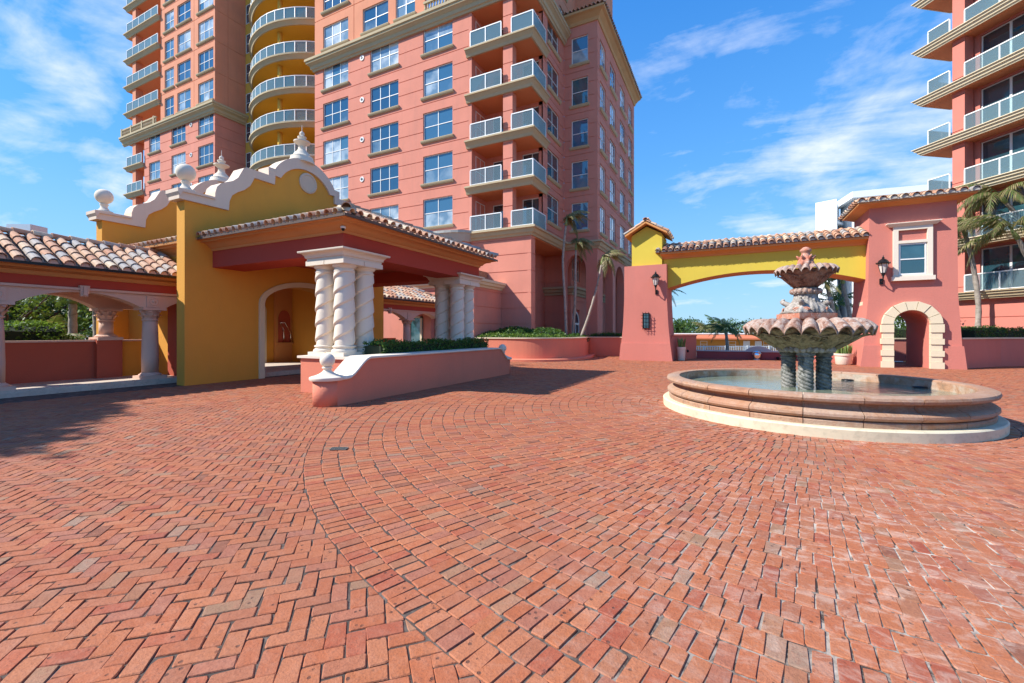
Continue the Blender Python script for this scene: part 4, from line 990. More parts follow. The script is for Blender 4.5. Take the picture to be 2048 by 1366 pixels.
    ba = MB().box(-.30, .30, -.30, .30, .15, .24).lathe([(.27, .24), (.275, .27), (.25, .29), (.215, .31), (.21, .33)], 24).mesh('column_base', M_PINKSTONE)
    cap = MB().lathe([(.175, 1.84), (.20, 1.85), (.20, 1.88), (.175, 1.90), (.19, 2.0), (.25, 2.14), (.25, 2.15)], 24)
    for k in range(8):
        a = k*PI/4; d = Vector((math.cos(a), math.sin(a), 0)); s = Vector((-d.y, d.x, 0))
        for z0, hh, rr in ((1.90, .12, .205), (1.97, .16, .235)):
            a2 = a+(PI/8 if z0 > 1.95 else 0); d = Vector((math.cos(a2), math.sin(a2), 0)); s = Vector((-d.y, d.x, 0))
            P = [d*(rr-.03)+Vector((0, 0, z0)), d*(rr+.005)+Vector((0, 0, z0+hh*.6)), d*(rr+.06)+Vector((0, 0, z0+hh)), d*(rr+.085)+Vector((0, 0, z0+hh*.8))]
            wd = [.05, .065, .055, .02]; b = []
            for p, w_ in zip(P, wd): b += [p-s*w_, p+s*w_]
            cap.add(b, [(0, 1, 3, 2), (2, 3, 5, 4), (4, 5, 7, 6)])
    cap.box(-.29, .29, -.29, .29, 2.15, 2.22)
    capm = cap.mesh('column_capital', M_PINKSTONE)
    for c in cs:
        if c < va+.1 and not endhip: continue
        q = inst('column', sh, o, T(-15.3, c, 0)); inst('column_base', ba, q, T(-15.3, c, 0)); inst('column_capital', capm, q, T(-15.3, c, 0))
    return o, ar, sh, ba, capm
cA, arA, shA, baA, capA = colonnade('colonnade', 'tiled colonnade at far left with cast stone arches and low red wall', -9.0, 7.52, [-8.75, -5.65, -2.55, .55, 3.65, 6.73], 0.6)
# back wall with square piers carrying the rear columns, rear arches
wl = box('back_wall', M_REDW, cA, -17.0, -16.8, -9, 6.3, .15, 1.23); box('wall_cap', M_PINKSTONE, wl, -17.06, -16.74, -9, 7.5, 1.23, 1.28); box('back_wall', M_OCHRE, cA, -17.0, -16.82, 6.301, 7.53, .15, 1.23)
for c in (-5.65, -2.55, .55, 3.65, 6.3):
    pr = box('pier', M_REDW, cA, -17.1, -16.62, c-.3, c+.3, .15, 1.30)
    q = inst('column', MB().lathe([(.17, 1.42), (.165, 1.84)], 20).mesh('column', M_PINKSTONE, smooth=True), cA, T(-16.86, c, 0)); inst('column_base', baA, q, T(-16.86, c, 1.12)); inst('column_capital', capA, q, T(-16.86, c, 0))
poly = [(-9, 2.75), (-9, 2.22)]
cs = [-8.75, -5.65, -2.55, .55, 3.65, 6.3]
for a, b in zip(cs, cs[1:]): poly += [(a+.30, 2.22)]+list(reversed(arcpts(a+.30, b-.30, 2.22, .34, 16, True)))+[(b-.30, 2.22)]
poly += [(7.5, 2.22), (7.5, 2.75)]
MB().prismx(poly, -17.04, -16.68).build('rear_arcade', M_PINKSTONE, cA)
ed = box('end_door', M_REDW, cA, -15.9, -14.2, 7.46, 7.545, .15, 2.4); MB().tube([(-14.45, 7.44, 1.1), (-14.45, 7.40, 1.1), (-14.45, 7.40, 1.22)], .02, 6).build('door_handle', M_BLACK, ed)
cB, arB, *_ = colonnade('colonnade', 'short hipped colonnade between the ochre porch and the tower', 14.75, 20.6, [15.1, 18.15], 14.75, True)
dk = box('end_wall', M_PINK, cB, -20.5, -15.6, 20.62, 20.95, 0, 2.9)
for x, w_ in ((-17.4, .42), (-16.75, .95), (-16.2, .1)): box('door_leaf', M_DOORG, dk, x-w_/2, x+w_/2, 20.56, 20.61, .15, 2.35)
MB().box(-17.15, -17.06, 20.5, 20.61, .15, 2.45).box(-16.30, -16.18, 20.5, 20.61, .15, 2.45).box(-17.15, -16.18, 20.5, 20.61, 2.35, 2.45).build('door_frame', M_PALECREAM, dk)
box('back_wall', M_REDW, cB, -17.0, -16.8, 14.75, 19, .15, 1.2)
# white plant box on the neighbouring roof, far left
ac = thing('rooftop_cabinet', 'pale metal cabinet rising behind the colonnade roof at far left', 'cabinet', (*camxy(-42, 40), 0))
x, y = camxy(-45.3, 40); Mc = T(x, y, 0) @ RZ(YAW)
box('cabinet_body', M_WHITEB, ac, -1.1, 1.1, 0, 1.5, 8, 11.45, Mc); box('cabinet_base', M_GREYB, ac, -1.4, 1.4, -.3, 2, 0, 9.9, Mc)

# ============================================================ GATE ARCH
ga = thing('gate_arch', 'yellow tile-capped arch on a battered pink pier spanning the drive', 'archway', (-4.1, 25, 0))
pr = MB().prism([(-5.40, 0), (-5.33, .92), (-5.24, 1.9), (-5.18, 3.2), (-5.17, 5.10), (-2.98, 5.10), (-2.96, 3.2), (-2.89, 1.9), (-2.80, .92), (-2.70, 0)], 24.08, 26.3).build('pier', M_GATE, ga)
MB().prism([(-5.43, -.02), (-5.345, .93), (-2.79, .93), (-2.67, -.02)], 23.98, 24.079).build('pier_base', M_GATE, pr)
tp = MB().prism([(-4.82, 5.101), (-4.82, 6.78), (-4.03, 7.22), (-3.24, 6.78), (-3.24, 5.101)], 24.35, 26.2).build('turret', M_YEL, ga)
# turret roof: gable with its ridge running back
tr_ = MB().prism([(-5.12, 6.70), (-4.03, 7.34), (-2.94, 6.70), (-2.94, 6.80), (-4.03, 7.44), (-5.12, 6.80)], 24.0, 26.45).build('turret_roof', M_ORANGE, ga)
t = Tiles(); n1_ = Vector((1.09, 0, .64)); Ln = n1_.length
t.plane((-5.16, 23.95, 6.80), (0, 1, 0), (1.09, 0, .64), 9, .28, 0, lambda q: Ln, .36, .105); t.plane((-2.90, 23.95, 6.80), (0, 1, 0), (-1.09, 0, .64), 9, .28, 0, lambda q: Ln, .36, .105)
t.line((-4.03, 23.92, 7.50), (-4.03, 26.5, 7.50), .12); t.finish(tr_, 90)
ca_ = [(-2.99, 5.62), (-2.99, 3.86)]+list(reversed(arcpts(-2.99, 5.5, 3.86, .68, 28, True)))+[(5.5, 5.62)]
ab = MB().prism([(-3.2, 5.62), (-3.2, 5.0)]+ca_[1:]+[(5.5, 5.62)], 24.55, 26.0).build('arch_span', M_YEL, ga)
MB().prism([(a, z-.012) for a, z in ca_[1:-1]]+[(a, z+.012) for a, z in reversed(ca_[1:-1])], 24.56, 25.99).build('arch_soffit', M_ORANGE, ab)
MB().sweep([(-3.3, 24.55), (5.45, 24.55)], [(0, 5.42), (.05, 5.42), (.10, 5.50), (.26, 5.60), (.40, 5.63), (.42, 5.72), (0, 5.74)]).build('eave_cornice', M_ORANGE, ga)
ar_ = MB().prismx([(24.08, 5.73), (26.45, 5.73), (25.27, 6.22)], -3.55, 5.5).build('arch_roof', M_PAN, ga)
t = Tiles(); upv = Vector((0, 1.2, .50)); t.plane((-3.6, 24.02, 5.76), (1, 0, 0), upv, 28, .325, 0, lambda q: upv.length, .36, .125); t.line((-3.6, 25.27, 6.25), (5.5, 25.27, 6.25), .13); t.finish(ar_, 140)
mo = MB()
for c in range(28): x = -3.6+(c+.5)*.325; mo.prism([(x-.09, 5.74), (x+.09, 5.74), (x+.06, 5.84), (x-.06, 5.84)], 24.06, 24.12)
tag(mo.build('eave_mortar', M_MORTAR, ar_), kind='stuff')
# little grilled window in the pier
gw = MB().box(-4.16, -3.86, 24.04, 24.10, 1.74, 2.52).build('grille_window', M_DOORG, ga); MB().box(-4.18, -4.14, 24.02, 24.09, 1.72, 2.54).box(-3.88, -3.84, 24.02, 24.09, 1.72, 2.54).box(-4.14, -3.88, 24.02, 24.09, 2.50, 2.54).box(-4.14, -3.88, 24.02, 24.09, 1.72, 1.76).build('window_frame', M_BLACK, gw)
gr = MB()
for z in (1.85, 2.05, 2.25, 2.42): gr.tube([(-4.24, 23.90, z), (-3.78, 23.90, z)], .012, 5); gr.tube([(-4.24, 23.90, z), (-4.24, 24.06, z)], .012, 5); gr.tube([(-3.78, 23.90, z), (-3.78, 24.06, z)], .012, 5)
for x in (-4.16, -4.01, -3.86): gr.tube([(x, 23.89, 1.66), (x, 23.89, 2.60)], .012, 5); gr.tube([(x, 23.89, 1.66), (x, 24.06, 1.66)], .012, 5)
gr.build('iron_grille', M_BLACK, gw)

# ============================================================ GATEHOUSE
gh = thing('gatehouse', 'pink gatehouse with a framed window over a rusticated stone arch', 'gatehouse', (6.9, 25, 0))
MB().prism([(5.22, .0), (5.26, .95), (5.42, 3.0), (5.46, 7.0), (8.30, 7.0), (8.34, 3.0), (8.46, .95), (8.52, 0)]+notch(6.26, 7.43, 1.80, .60)[0:], 24.08, 26.7).build('wall', M_GATE, gh)
bl_ = [(5.12, -.02), (5.24, .94), (6.24, .94), (6.24, -.02)]; br2 = [(7.45, -.02), (7.45, .94), (8.48, .94), (8.58, -.02)]
MB().prism(bl_, 23.98, 24.079).build('wall_base', M_GATE, gh); MB().prism(br2, 23.98, 24.079).build('wall_base', M_GATE, gh)
# rusticated arch: voussoirs and jamb blocks, each its own stone
xc, zc_ = 6.845, 1.86
for k in range(7):
    a0, a1 = PI*k/7+.012, PI*(k+1)/7-.012
    ri, ro = .600, .985
    P = [(xc+ri*math.cos(t), zc_+ri*.98*math.sin(t)) for t in np.linspace(a0, a1, 4)]+[(xc+ro*math.cos(t), zc_+ro*.98*math.sin(t)) for t in np.linspace(a1, a0, 2 if k not in (0, 6) else 3)]
    MB().prism(P, 23.92 if k % 2 else 23.90, 24.3).build('voussoir', M_PALECREAM, gh)
zj = [(0, .26), (.265, .50), (.505, .74), (.745, 1.0), (1.005, 1.24), (1.245, 1.50), (1.505, 1.84)]
for sgn in (-1, 1):
    for k, (a, b) in enumerate(zj):
        ex = .985+(.035 if k % 2 == 0 else -.02); x0, x1 = sorted((xc+sgn*.590, xc+sgn*ex))
        MB().box(x0, x1, 23.885 if k % 2 == 0 else 23.92, 24.2, a, b).build('jamb_stone', M_PALECREAM, gh)
# framed window
wf = MB(); x0, x1, zb, zt = 6.25, 7.53, 3.88, 6.0
wf.box(x0, x0+.17, 23.97, 24.1, zb, zt).box(x1-.17, x1, 23.97, 24.1, zb, zt).box(x0+.17, x1-.17, 23.97, 24.1, zt-.16, zt).box(x0+.17, x1-.17, 23.97, 24.1, zb, zb+.06).box(x0+.17, x1-.17, 23.97, 24.1, 5.28, 5.40)
wfo = wf.build('window_surround', M_WHITE, gh)
MB().sweep([(x0-.02, 24.1), (x0-.02, 24.05), (x1+.02, 24.05), (x1+.02, 24.1)], [(0, zt), (.10, zt), (.14, zt+.04), (.20, zt+.10), (.22, zt+.12), (.22, zt+.15), (0, zt+.15)]).build('window_hood', M_WHITE, wfo); MB().box(x0-.06, x1+.06, 23.9, 24.1, zb-.18, zb-.001).build('window_ledge', M_WHITE, wfo)
window(gh, T(0, 23.97), 6.44, 7.34, 3.95, 5.27, 1, 2, False, M_DOORG, depth=.05)
# side door panel and roof
box('side_door', M_PALECREAM, gh, 5.40, 5.50, 24.9, 25.6, 1.3, 2.9)
MB().sweep([(5.46, 26.7), (5.46, 24.08), (8.30, 24.08), (8.30, 26.7)], [(0, 6.92), (.30, 7.02), (.46, 7.04), (.47, 7.12), (0, 7.14)]).build('eave_cornice', M_ORANGE, gh)
ro_ = MB().add([(4.95, 23.57, 7.13), (8.81, 23.57, 7.13), (8.81, 27.1, 7.13), (4.95, 27.1, 7.13), (6.7, 25.3, 7.52), (7.06, 25.3, 7.52)], [(0, 1, 5, 4), (1, 2, 5), (2, 3, 4, 5), (3, 0, 4), (3, 2, 1, 0)]).build('roof', M_PAN, gh)
t = Tiles(); t.plane((4.9, 23.50, 7.14), (1, 0, 0), (0, 1.73, .40), 11, .36, 0, lambda q: max(.3, min(1.8, q+.1, 3.96-q)), .36, .135); t.plane((4.88, 23.6, 7.14), (0, 1, 0), (1.75, 0, .40), 10, .35, 0, lambda q: max(.3, min(1.8, q, 3.5-q)), .36, .12); t.finish(ro_, 100)
mo = MB()
for c in range(11): x = 4.9+(c+.5)*.36; mo.prism([(x-.11, 7.12), (x+.11, 7.12), (x+.07, 7.24), (x-.07, 7.24)], 23.53, 23.60)
tag(mo.box(4.95, 8.8, 23.55, 23.62, 7.10, 7.17).build('eave_mortar', M_MORTAR, ro_), kind='stuff')

# wall lanterns
def lantern(label, x, y, z, s=1.0, side=1):
    o = thing('wall_lantern', label, 'lantern', (x, y, z), 'iron lanterns on the gate')
    M = T(x, y, z) @ Matrix.Scale(s, 4)
    MB().box(-.06, .06, -.03, 0, -.42, -.18).build('wall_plate', M_BLACK, o, M)
    MB().tube([(0, 0, -.30), (0, -.14, -.34), (0, -.25, -.28), (0, -.27, -.16), (0, -.27, -.05)], [.03, .024, .024, .028, .04], 8).lathe([(.03, -.10), (.065, -.06), (.05, -.03), (.08, .0), (.085, .03)], 12, (0, -.27)).build('bracket', M_BLACK, o, M, smooth=True)
    MB().lathe([(.085, .03), (.165, .40)], 6, (0, -.27)).build('lamp_glass', M_LAMPG, o, M)
    fr = MB()
    for k in range(6):
        a = PI/3*k; fr.tube([(.088*math.cos(a), -.27+.088*math.sin(a), .03), (.17*math.cos(a), -.27+.17*math.sin(a), .40)], .011, 5)
    fr.build('lamp_frame', M_BLACK, o, M)
    MB().lathe([(.23, .395), (.235, .42), (.20, .44), (.15, .53), (.06, .60), (.035, .62), (.045, .65), (.02, .69), (.008, .75), (0, .76)], 18, (0, -.27)).build('lamp_cap', M_BLACK, o, M, auto=40)
    for k in range(6): a = PI/3*k; MB().lathe([(.012, .41), (.018, .44), (0, .47)], 6, (.23*math.cos(a), -.27+.23*math.sin(a))).build('cap_ball', M_BLACK, o, M)
lantern('black wall lantern on the pink pier at the left of the arch', -3.48, 24.06, 3.95, 1.05); lantern('black wall lantern on the gatehouse beside its window', 5.86, 24.06, 4.02, 1.05)

# ============================================================ DRIVE BEYOND THE ARCH
def wallrun(name, label, path, z0, z1, th, mat, cap=None, cat='wall', capm=None):
    o = thing(name, label, cat, (path[0][0], path[0][1], z0))
    MB().sweep(path, [(0, z0), (0, z1), (-th, z1), (-th, z0)]).build('wall_body', mat, o)
    MB().sweep(path, [(.05, z1), (.05, z1+.06), (-th-.05, z1+.06), (-th-.05, z1)]).build('coping', capm or M_PALECREAM, o); return o
wallrun('side_wall', 'pink wall running back from the left pier of the arch', [(-2.8, 24.9), (-1.75, 27.5)], 0, 1.3, .25, M_GATE, capm=M_GATE)
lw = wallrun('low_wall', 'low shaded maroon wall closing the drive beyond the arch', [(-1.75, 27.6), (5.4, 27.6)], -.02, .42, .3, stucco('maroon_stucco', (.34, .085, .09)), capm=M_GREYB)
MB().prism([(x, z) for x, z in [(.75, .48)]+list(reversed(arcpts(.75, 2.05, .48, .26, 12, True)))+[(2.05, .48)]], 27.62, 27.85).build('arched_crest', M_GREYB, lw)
rw_ = thing('ramp_wall', 'pink wall with sloping top between the fountain and gatehouse', 'wall', (5, 26.8, 0)); MB().prism([(3.6, -.02), (3.6, .45), (4.3, .8), (5.1, 1.7), (5.6, 2.0), (5.6, -.02)], 26.75, 27.0).build('wall_body', M_GATE, rw_)
rl = MB().lathe([(.0, 0), (.05, 0), (.06, .05), (.09, .09), (.04, .12), (0, .12)], 12).mesh('step_light', M_BLACK)
for i, (x, y, z, lab) in enumerate(((4.55, 26.72, .62, 'small black spotlight on the pink ramp wall'), (2.3, 27.5, .12, 'small black fitting low on the maroon wall right of the steel ball'), (-2.15, 26.6, .45, 'small black fitting on the pink wall behind the left pier'))):
    o = inst('step_light', MB().lathe([(.0, 0), (.07, 0), (.075, .04), (.05, .06), (.05, .12), (.08, .15), (.03, .17), (0, .17)], 12).mesh('step_light', M_BLACK, smooth=True), None, T(x, y, z) @ Matrix.Rotation(PI/2 if i < 2 else PI/2, 4, 'X')); tag(o, lab, 'light fitting')
gb = thing('gazing_ball', 'polished steel ball standing in front of the maroon wall', 'steel ball', (1.3, 27.2, 0)); MB().lathe([(.24*math.sin(t), .27-.24*math.cos(t)) for t in np.linspace(.05, PI-.01, 24)], 32, (1.3, 27.2)).build('ball', M_CHROME, gb, smooth=True); MB().lathe([(.16, -.02), (.16, .04), (.12, .06)], 20, (1.3, 27.2)).build('stand', M_GREYB, gb)
def potted(label, x, y, r, h, mat, n, hh):
    o = thing('potted_plant', label, 'potted plant', (x, y, 0))
    MB().lathe([(r*.78, 0), (r*.85, .03), (r*.95, h*.8), (r*1.05, h*.82), (r*1.08, h), (r*.95, h), (r*.9, h-.05), (0, h-.05)], 24, (x, y)).build('pot', mat, o, auto=40)
    lf = MB()
    for k in range(n):
        a = random.random()*2*PI; q = r*.8*math.sqrt(random.random()); bx, by = x+q*math.cos(a), y+q*math.sin(a); l = hh*random.uniform(.6, 1); dx, dy = .18*l*math.cos(a), .18*l*math.sin(a); s = random.random()*PI; ex, ey = .03*math.cos(s), .03*math.sin(s)
        lf.add([(bx-ex, by-ey, h-.06), (bx+ex, by+ey, h-.06), (bx+dx*.6+ex*1.2, by+dy*.6+ey*1.2, h+l*.6), (bx+dx*.6-ex*1.2, by+dy*.6-ey*1.2, h+l*.6), (bx+dx, by+dy, h+l)], [(0, 1, 2, 3), (3, 2, 4)])
    lf.build('blades', plain('snake_plant', (.16, .24, .06), .5, var=.5, scale=9), o)
potted('white pot of upright snake plants beside the gatehouse', 4.75, 25.2, .36, .52, M_WHITE, 46, .5); potted('tall pale pot with dark plant behind the left pier', -2.35, 25.15, .22, .72, M_WHITE, 26, .55)

# ============================================================ RIGHT-HAND BUILDING
rb = thing('balcony_building', 'salmon apartment block at far right with white-railed balconies', 'building', (12, 35, 0))
MR = T(11.86, 35.0) @ RZ(R(-53.97)); ZJ = [3.8+3.08*j for j in range(8)]
facade('wall', M_GATE, rb, MR @ T(.0, .02), 14, 0, 3.4, (), [2.35, 1.3], ())
for j, z in enumerate(ZJ):
    lx = -1.85 if j > 1 else .05
    sl_ = MB().box(lx+.36, 14, -.28, 2.2, z-.40, z-.03).build('balcony', M_SOFFIT, rb, MR)
    MB().sweep([(lx+.38, 2.0), (lx+.38, -.27), (14, -.27)], [(0, z-.42), (.05, z-.42), (.08, z-.33), (.14, z-.32), (.18, z-.2), (.26, z-.17), (.28, z-.06), (.36, z-.04), (.36, z), (0, z)]).build('cornice', M_PALECREAM if j > 0 else M_BELT, sl_, MR)
    hd = [(1.0+k*1.28, 2.18+k*1.28, z+.02, z+2.35) for k in range(9)]
    facade('wall', M_GATE, rb, MR @ T(0, .75), 14, z, z+2.7, [(.85, 12.6, z+.02, z+2.56)], ())
    for k in range(4): window(rb, MR @ T(0, .75), .87+k*2.75, .87+k*2.75+2.62, z+.02, z+2.54, 2, 1, False, M_DOORG, name='balcony_door', bar=.11)
    A = lambda x, y: (MR @ Vector((x, y, 0))).to_2d()
    railing(rb, [A(.70, -.12), A(13.5, -.12)], z, seg=1.62)
    if j > 1: railing(rb, [A(-1.22, 1.9), A(-1.22, -.12), A(-.06, -.12)], z, seg=1.2)
    facade('pillar', M_GATE, rb, MR, .62, z-.03, z+2.70, (), [z+.35, z+2.4]); MB().box(.0, .62, .04, .62, z-.03, z+2.7).build('pillar_core', M_GATE, rb, MR)
# planter wall in front of it
wallrun('planter_wall', 'pink planter wall at far right behind the gatehouse corner', [(8.5, 24.3), (10.7, 26.9), (14.5, 29.6)], 0, 1.22, .3, M_GATE)
hedge('hedge', 'dark clipped hedge on the planter wall at far right', [(9.2, 25.9), (10.3, 27.25), (14.0, 29.95)], 1.0, 1.66, .7, 5200, size=.07)

# ============================================================ BACKDROP
x, y = camxy(46, 58); mo_ = thing('motel', 'long low orange motel with red roof beyond the arch', 'building', (*camxy(27, 62), -1.2))
Mm = T(*camxy(27, 62), -1.2) @ RZ(0)
box('wall', M_MOTEL, mo_, -4, 28, 0, 6, 0, 1.75, Mm); MB().prismx([(-1.2, 1.76), (-1.2, 1.95), (0, 2.45), (6, 2.45), (6, 1.76)], -5, 29).build('roof', M_MROOF, mo_, Mm); box('roof_edge', M_WHITEB, mo_, -5, 29, -.2, 6.1, 2.46, 2.58, Mm)
for x in (-2.2, -.2, 3.4, 7.6, 8.6, 11.2, 15, 18): window(mo_, Mm @ T(0, -.1), x, x+.9, .6, 1.5, 1, 2, False, M_DOORG)
for x in (5.2, 6.6): box('door', M_WHITEB, mo_, x, x+.8, -.06, -.002, 0, 1.55, Mm)
fe = thing('white_fence', 'white picket railing in front of the orange motel', 'fence', (*camxy(26, 50), -1.2)); Mf = T(*camxy(20, 50), -1.2) @ RZ(YAW)
MB().box(-3, 22, 0, .05, 1.08, 1.16).box(-3, 22, 0, .05, .30, .36).build('rail', M_RAIL, fe, Mf); pk = MB().box(-.03, .03, -.01, .03, .3, 1.1).mesh('picket', M_RAIL); ps = MB().box(-.05, .05, -.05, .06, -.1, 1.2).mesh('post', M_RAIL)
for i in range(125): inst('picket', pk, fe, Mf @ T(-3+.2*i, 0, 0))
for i in range(11): inst('post', ps, fe, Mf @ T(-3+2.5*i, 0, 0))
drv = box('driveway', plain('pale_drive', (.45, .42, .37), .9), None, -14, 40, 28, 48, -1.219, -1.20, RZ(0)); tag(drv, kind='structure')
wt = thing('white_tower', 'angular white high-rise behind the gatehouse roof', 'building', (*camxy(75, 97), -1.2))
CP_ = lambda *q: [camxy(r, d) for r, d in q]
MB().prismz(CP_((68.9, 99), (71.4, 95.9), (78.0, 104), (74.2, 106)), -1.2, 30.9).build('stair_tower', M_WHITEB, wt)
MB().prismz(CP_((77.3, 103), (74.8, 95.2), (98, 86.6), (106, 100)), -1.2, 28.6).build('wall', M_WHITEB, wt)
MB().prismz(CP_((77.6, 103), (75.2, 95.8), (98, 87.3), (106, 100)), 28.6, 30.7).build('penthouse', M_GREYB, wt)
MB().prismz(CP_((76.4, 103.2), (73.8, 94.5), (98, 85.6), (106, 100)), 30.7, 32.1).build('roof_slab', M_WHITEB, wt)
MB().prismz(CP_((72.2, 98), (76.2, 101), (77.0, 104), (73, 104)), -1.2, 27).build('glazed_recess', M_DOORG, wt)
for z in (17.6, 20.4, 23.2, 26.0): MB().prismz(CP_((72.2, 97.3), (75.6, 99.5), (76.4, 102), (72.6, 102)), z, z+.5).build('balcony', M_WHITEB, wt)
for k in range(9):
    if k % 3 == 2: continue
    t0_ = .16+.09*k; e0 = (74.8+23.2*t0_, 95.2-8.6*t0_); e1_ = (74.8+23.2*(t0_+.05), 95.2-8.6*(t0_+.05))
    MB().prismz(CP_((e0[0], e0[1]+.45), (e1_[0], e1_[1]+.45), (e1_[0]+.1, e1_[1]+1.2), (e0[0]+.1, e0[1]+1.2)), 28.95, 30.4).build('window', M_DOORG, wt)
# trees and palms beyond the arch
def fartree(label, r, d, z, h, rad, n=900, mat=None, size=.5, seed=0):
    rr = random.Random(seed); cl_ = [(rr.uniform(-.6, .6)*rad, rr.uniform(-.6, .6)*rad, h*rr.uniform(.55, .85), rad*rr.uniform(.4, .6), rad*rr.uniform(.3, .45)) for _ in range(8)]
    return tree(label, (*camxy(r, d), z), h, cl_, n, size, mat, .2, 'trees beyond the arch', 'far_tree', 4, seed)
for k, (px, d, h, rad, lab) in enumerate(((1352, 80, 4.6, 3.2, 'dark round tree just right of the pink pier'), (1375, 95, 5.6, 3.6, 'bushy tree left of the far palms'), (1400, 105, 5.0, 4, 'hazy tree on the skyline above the motel roof'), (1490, 120, 5.4, 6, 'distant low tree right of the dark palm'), (1530, 125, 5.0, 6, 'distant tree just left of the lower fountain bowl'), (1570, 120, 5.2, 6, 'far tree peeping behind the lower fountain bowl'), (1440, 130, 5.0, 7, 'pale tree between the two palms beyond the arch'))):
    fartree(lab, (px-1024)/872*d, d, -1.2, h, rad, 900, None, .55, k)
def pal(px, d): return camxy((px-1024)/872*d, d)
x, y = pal(1452, 38); palm('dark coconut palm standing in front of the orange motel', [(x, y, -1.2), (x+.1, y, .2), (x, y, 1.55)], .15, .11, 15, 1.9, M_PALM, .75, shaft=.15, hang=.8, spread=(-.5, .9), kind=2)
x, y = pal(1418, 70); palm('yellow-green palm left of the dark palm beyond the arch', [(x, y, -1.2), (x, y, 1.6)], .2, .16, 15, 2.9, M_PALMDRY, .6, shaft=.2, kind=3, ll=.9)
x, y = pal(1432, 74); palm('taller pale palm behind the dark palm', [(x, y, -1.2), (x+.2, y, 2.4)], .2, .16, 13, 2.8, M_PALM, .6, shaft=.2, kind=3, ll=.9)
x, y = pal(1325, 45); palm('palm mostly hidden behind the left pier of the arch', [(x, y, -1.2), (x, y, 3), (x, y, 5.2)], .16, .12, 12, 2.6, M_PALM, .7, shaft=.4, kind=4)
for k, (px, d, z, lab) in enumerate(((1672, 31, 4.6, 'wind-bent palm behind the upper fountain bowl'), (1702, 33, 5.2, 'windblown palm touching the gatehouse corner'), (1690, 36, 3.4, 'short bright palm behind the fountain, lowest of its clump'))):
    x, y = pal(px, d); x2, y2 = pal(px-16, d); palm(lab, [(x, y, -1.2), (x, y, z*.4), (x2, y2, z)], .17, .12, 16, 2.3, M_PALMDRY if k < 2 else M_PALM, .65, wind=None if k == 2 else R(YAW*57.3+180), shaft=.5, hang=.7, group=None, kind=5+k)
hb = hedge('hedge', 'green hedge glimpsed through the gatehouse passage', [(6.4, 30.2), (12.5, 31.4)], .9, 1.78, .8, 2600, size=.08); wallrun('garden_wall', 'red wall below the hedge inside the gatehouse passage', [(6.6, 29.3), (11.5, 30.5)], 0, 1.15, .25, M_GATE)
tree('leafy tree behind the hedge in the gatehouse passage', (9.6, 34.5, -.5), 4.2, [(0, 0, 2.6, 1.1, .8), (-.8, .5, 3.2, 1.0, .7), (.9, -.3, 3.3, 1.0, .7), (-.9, -.7, 2.2, .9, .7), (.1, .4, 3.9, .9, .6)], 2600, .16, None, .12, seed=31)
# trees for the light patch of court at the far left and the garden behind the colonnade

# ============================================================ GARDEN BEHIND THE LEFT COLONNADE
gs = box('garden_soil', M_SOIL, None, -60, -17.1, -16, 6.0, -.029, .35); tag(gs, kind='structure')
hedge('hedge', 'glossy green hedge behind the low red colonnade wall', [(-18.3, -6), (-18.2, 2), (-18.1, 5.6)], .35, 1.74, 1.3, 15000, leaf_mat('garden_hedge_leaf', (.05, .14, .02), (.20, .36, .06), trans=.45), size=.10)
hedge('shrub_border', 'small yellow-green shrub by the rear colonnade pier', [(-17.4, 5.0), (-17.35, 5.95)], .9, 1.36, .35, 700, M_HEDGEL, size=.06, cat='shrub')
cr = lambda sd, n, rx, z0, z1, sp: [(random.Random(sd+i).uniform(-sp, sp), random.Random(sd+i+50).uniform(-sp, sp), random.Random(sd+i+99).uniform(z0, z1), rx*random.Random(sd+i+9).uniform(.7, 1.1), rx*.7) for i in range(n)]
tree('dark leafy tree spreading over the hedge at far left', (-22.4, 3.7, .3), 3.4, [(.3, .4, 2.3, .6, .4), (1.0, .9, 2.2, .5, .35), (.6, -.8, 2.5, .8, .5), (-.6, .6, 2.7, .8, .5), (.2, -1.8, 2.4, 1.0, .6), (1.2, 1.6, 2.45, .5, .35), (0, 0, 3.3, 1.2, .7)], 7000, .14, None, .13, limbs=7, seed=3)
tree('sparse tree with yellow leaves above the garden hedge', (-22.5, 5.6, .3), 3.2, [(.3, .6, 1.9, .5, .4), (.9, -.4, 2.3, .6, .4), (-.5, .9, 2.6, .6, .4), (.2, -1.0, 2.8, .7, .5), (.5, 1.2, 2.8, .5, .3)], 1500, .13, M_HEDGEL, .08, limbs=5, seed=5)
tree('bushy green tree at the back of the garden', (-33, 9.5, .2), 4.4, cr(5, 7, 1.7, 1.8, 3.6, 1.8), 3000, .26, None, .18, seed=6)
tree('broad tree behind the garden palms', (-38, 6.0, .2), 4.6, cr(25, 8, 2.0, 1.8, 3.8, 2.6), 3200, .28, None, .2, seed=7)
tree('olive tree at the back of the garden, left of the palms', (-31, 5.2, .2), 4.0, cr(45, 7, 1.4, 1.5, 3.2, 1.6), 2400, .22, M_HEDGEL, .16, seed=8)
for k, (a, b, lab) in enumerate(((-36, 14.0, 'dense tree closing the garden view behind the rear colonnade column'), (-42, 13.0, 'dense tree at the back of the garden, right of the broad tree'), (-45, 10.0, 'dense tree far back in the garden, centre of the colonnade arch'), (-44, 6.5, 'dense tree far back in the garden at the left of the colonnade arch'))):
    tree(lab, (a, b, .2), 5.2, cr(70+10*k, 9, 2.0, 1.3, 3.4, 2.6), 3000, .34, M_LEAFD if k % 2 else M_HEDGEL, .2, seed=20+k)
x, y = -25.5, 8.4; palm('garden palm with a brown trunk behind the colonnade', [(x, y, .3), (x, y, 1.6), (x, y, 2.75)], .16, .13, 14, 1.7, M_PALM, .7, shaft=.35, kind=9)
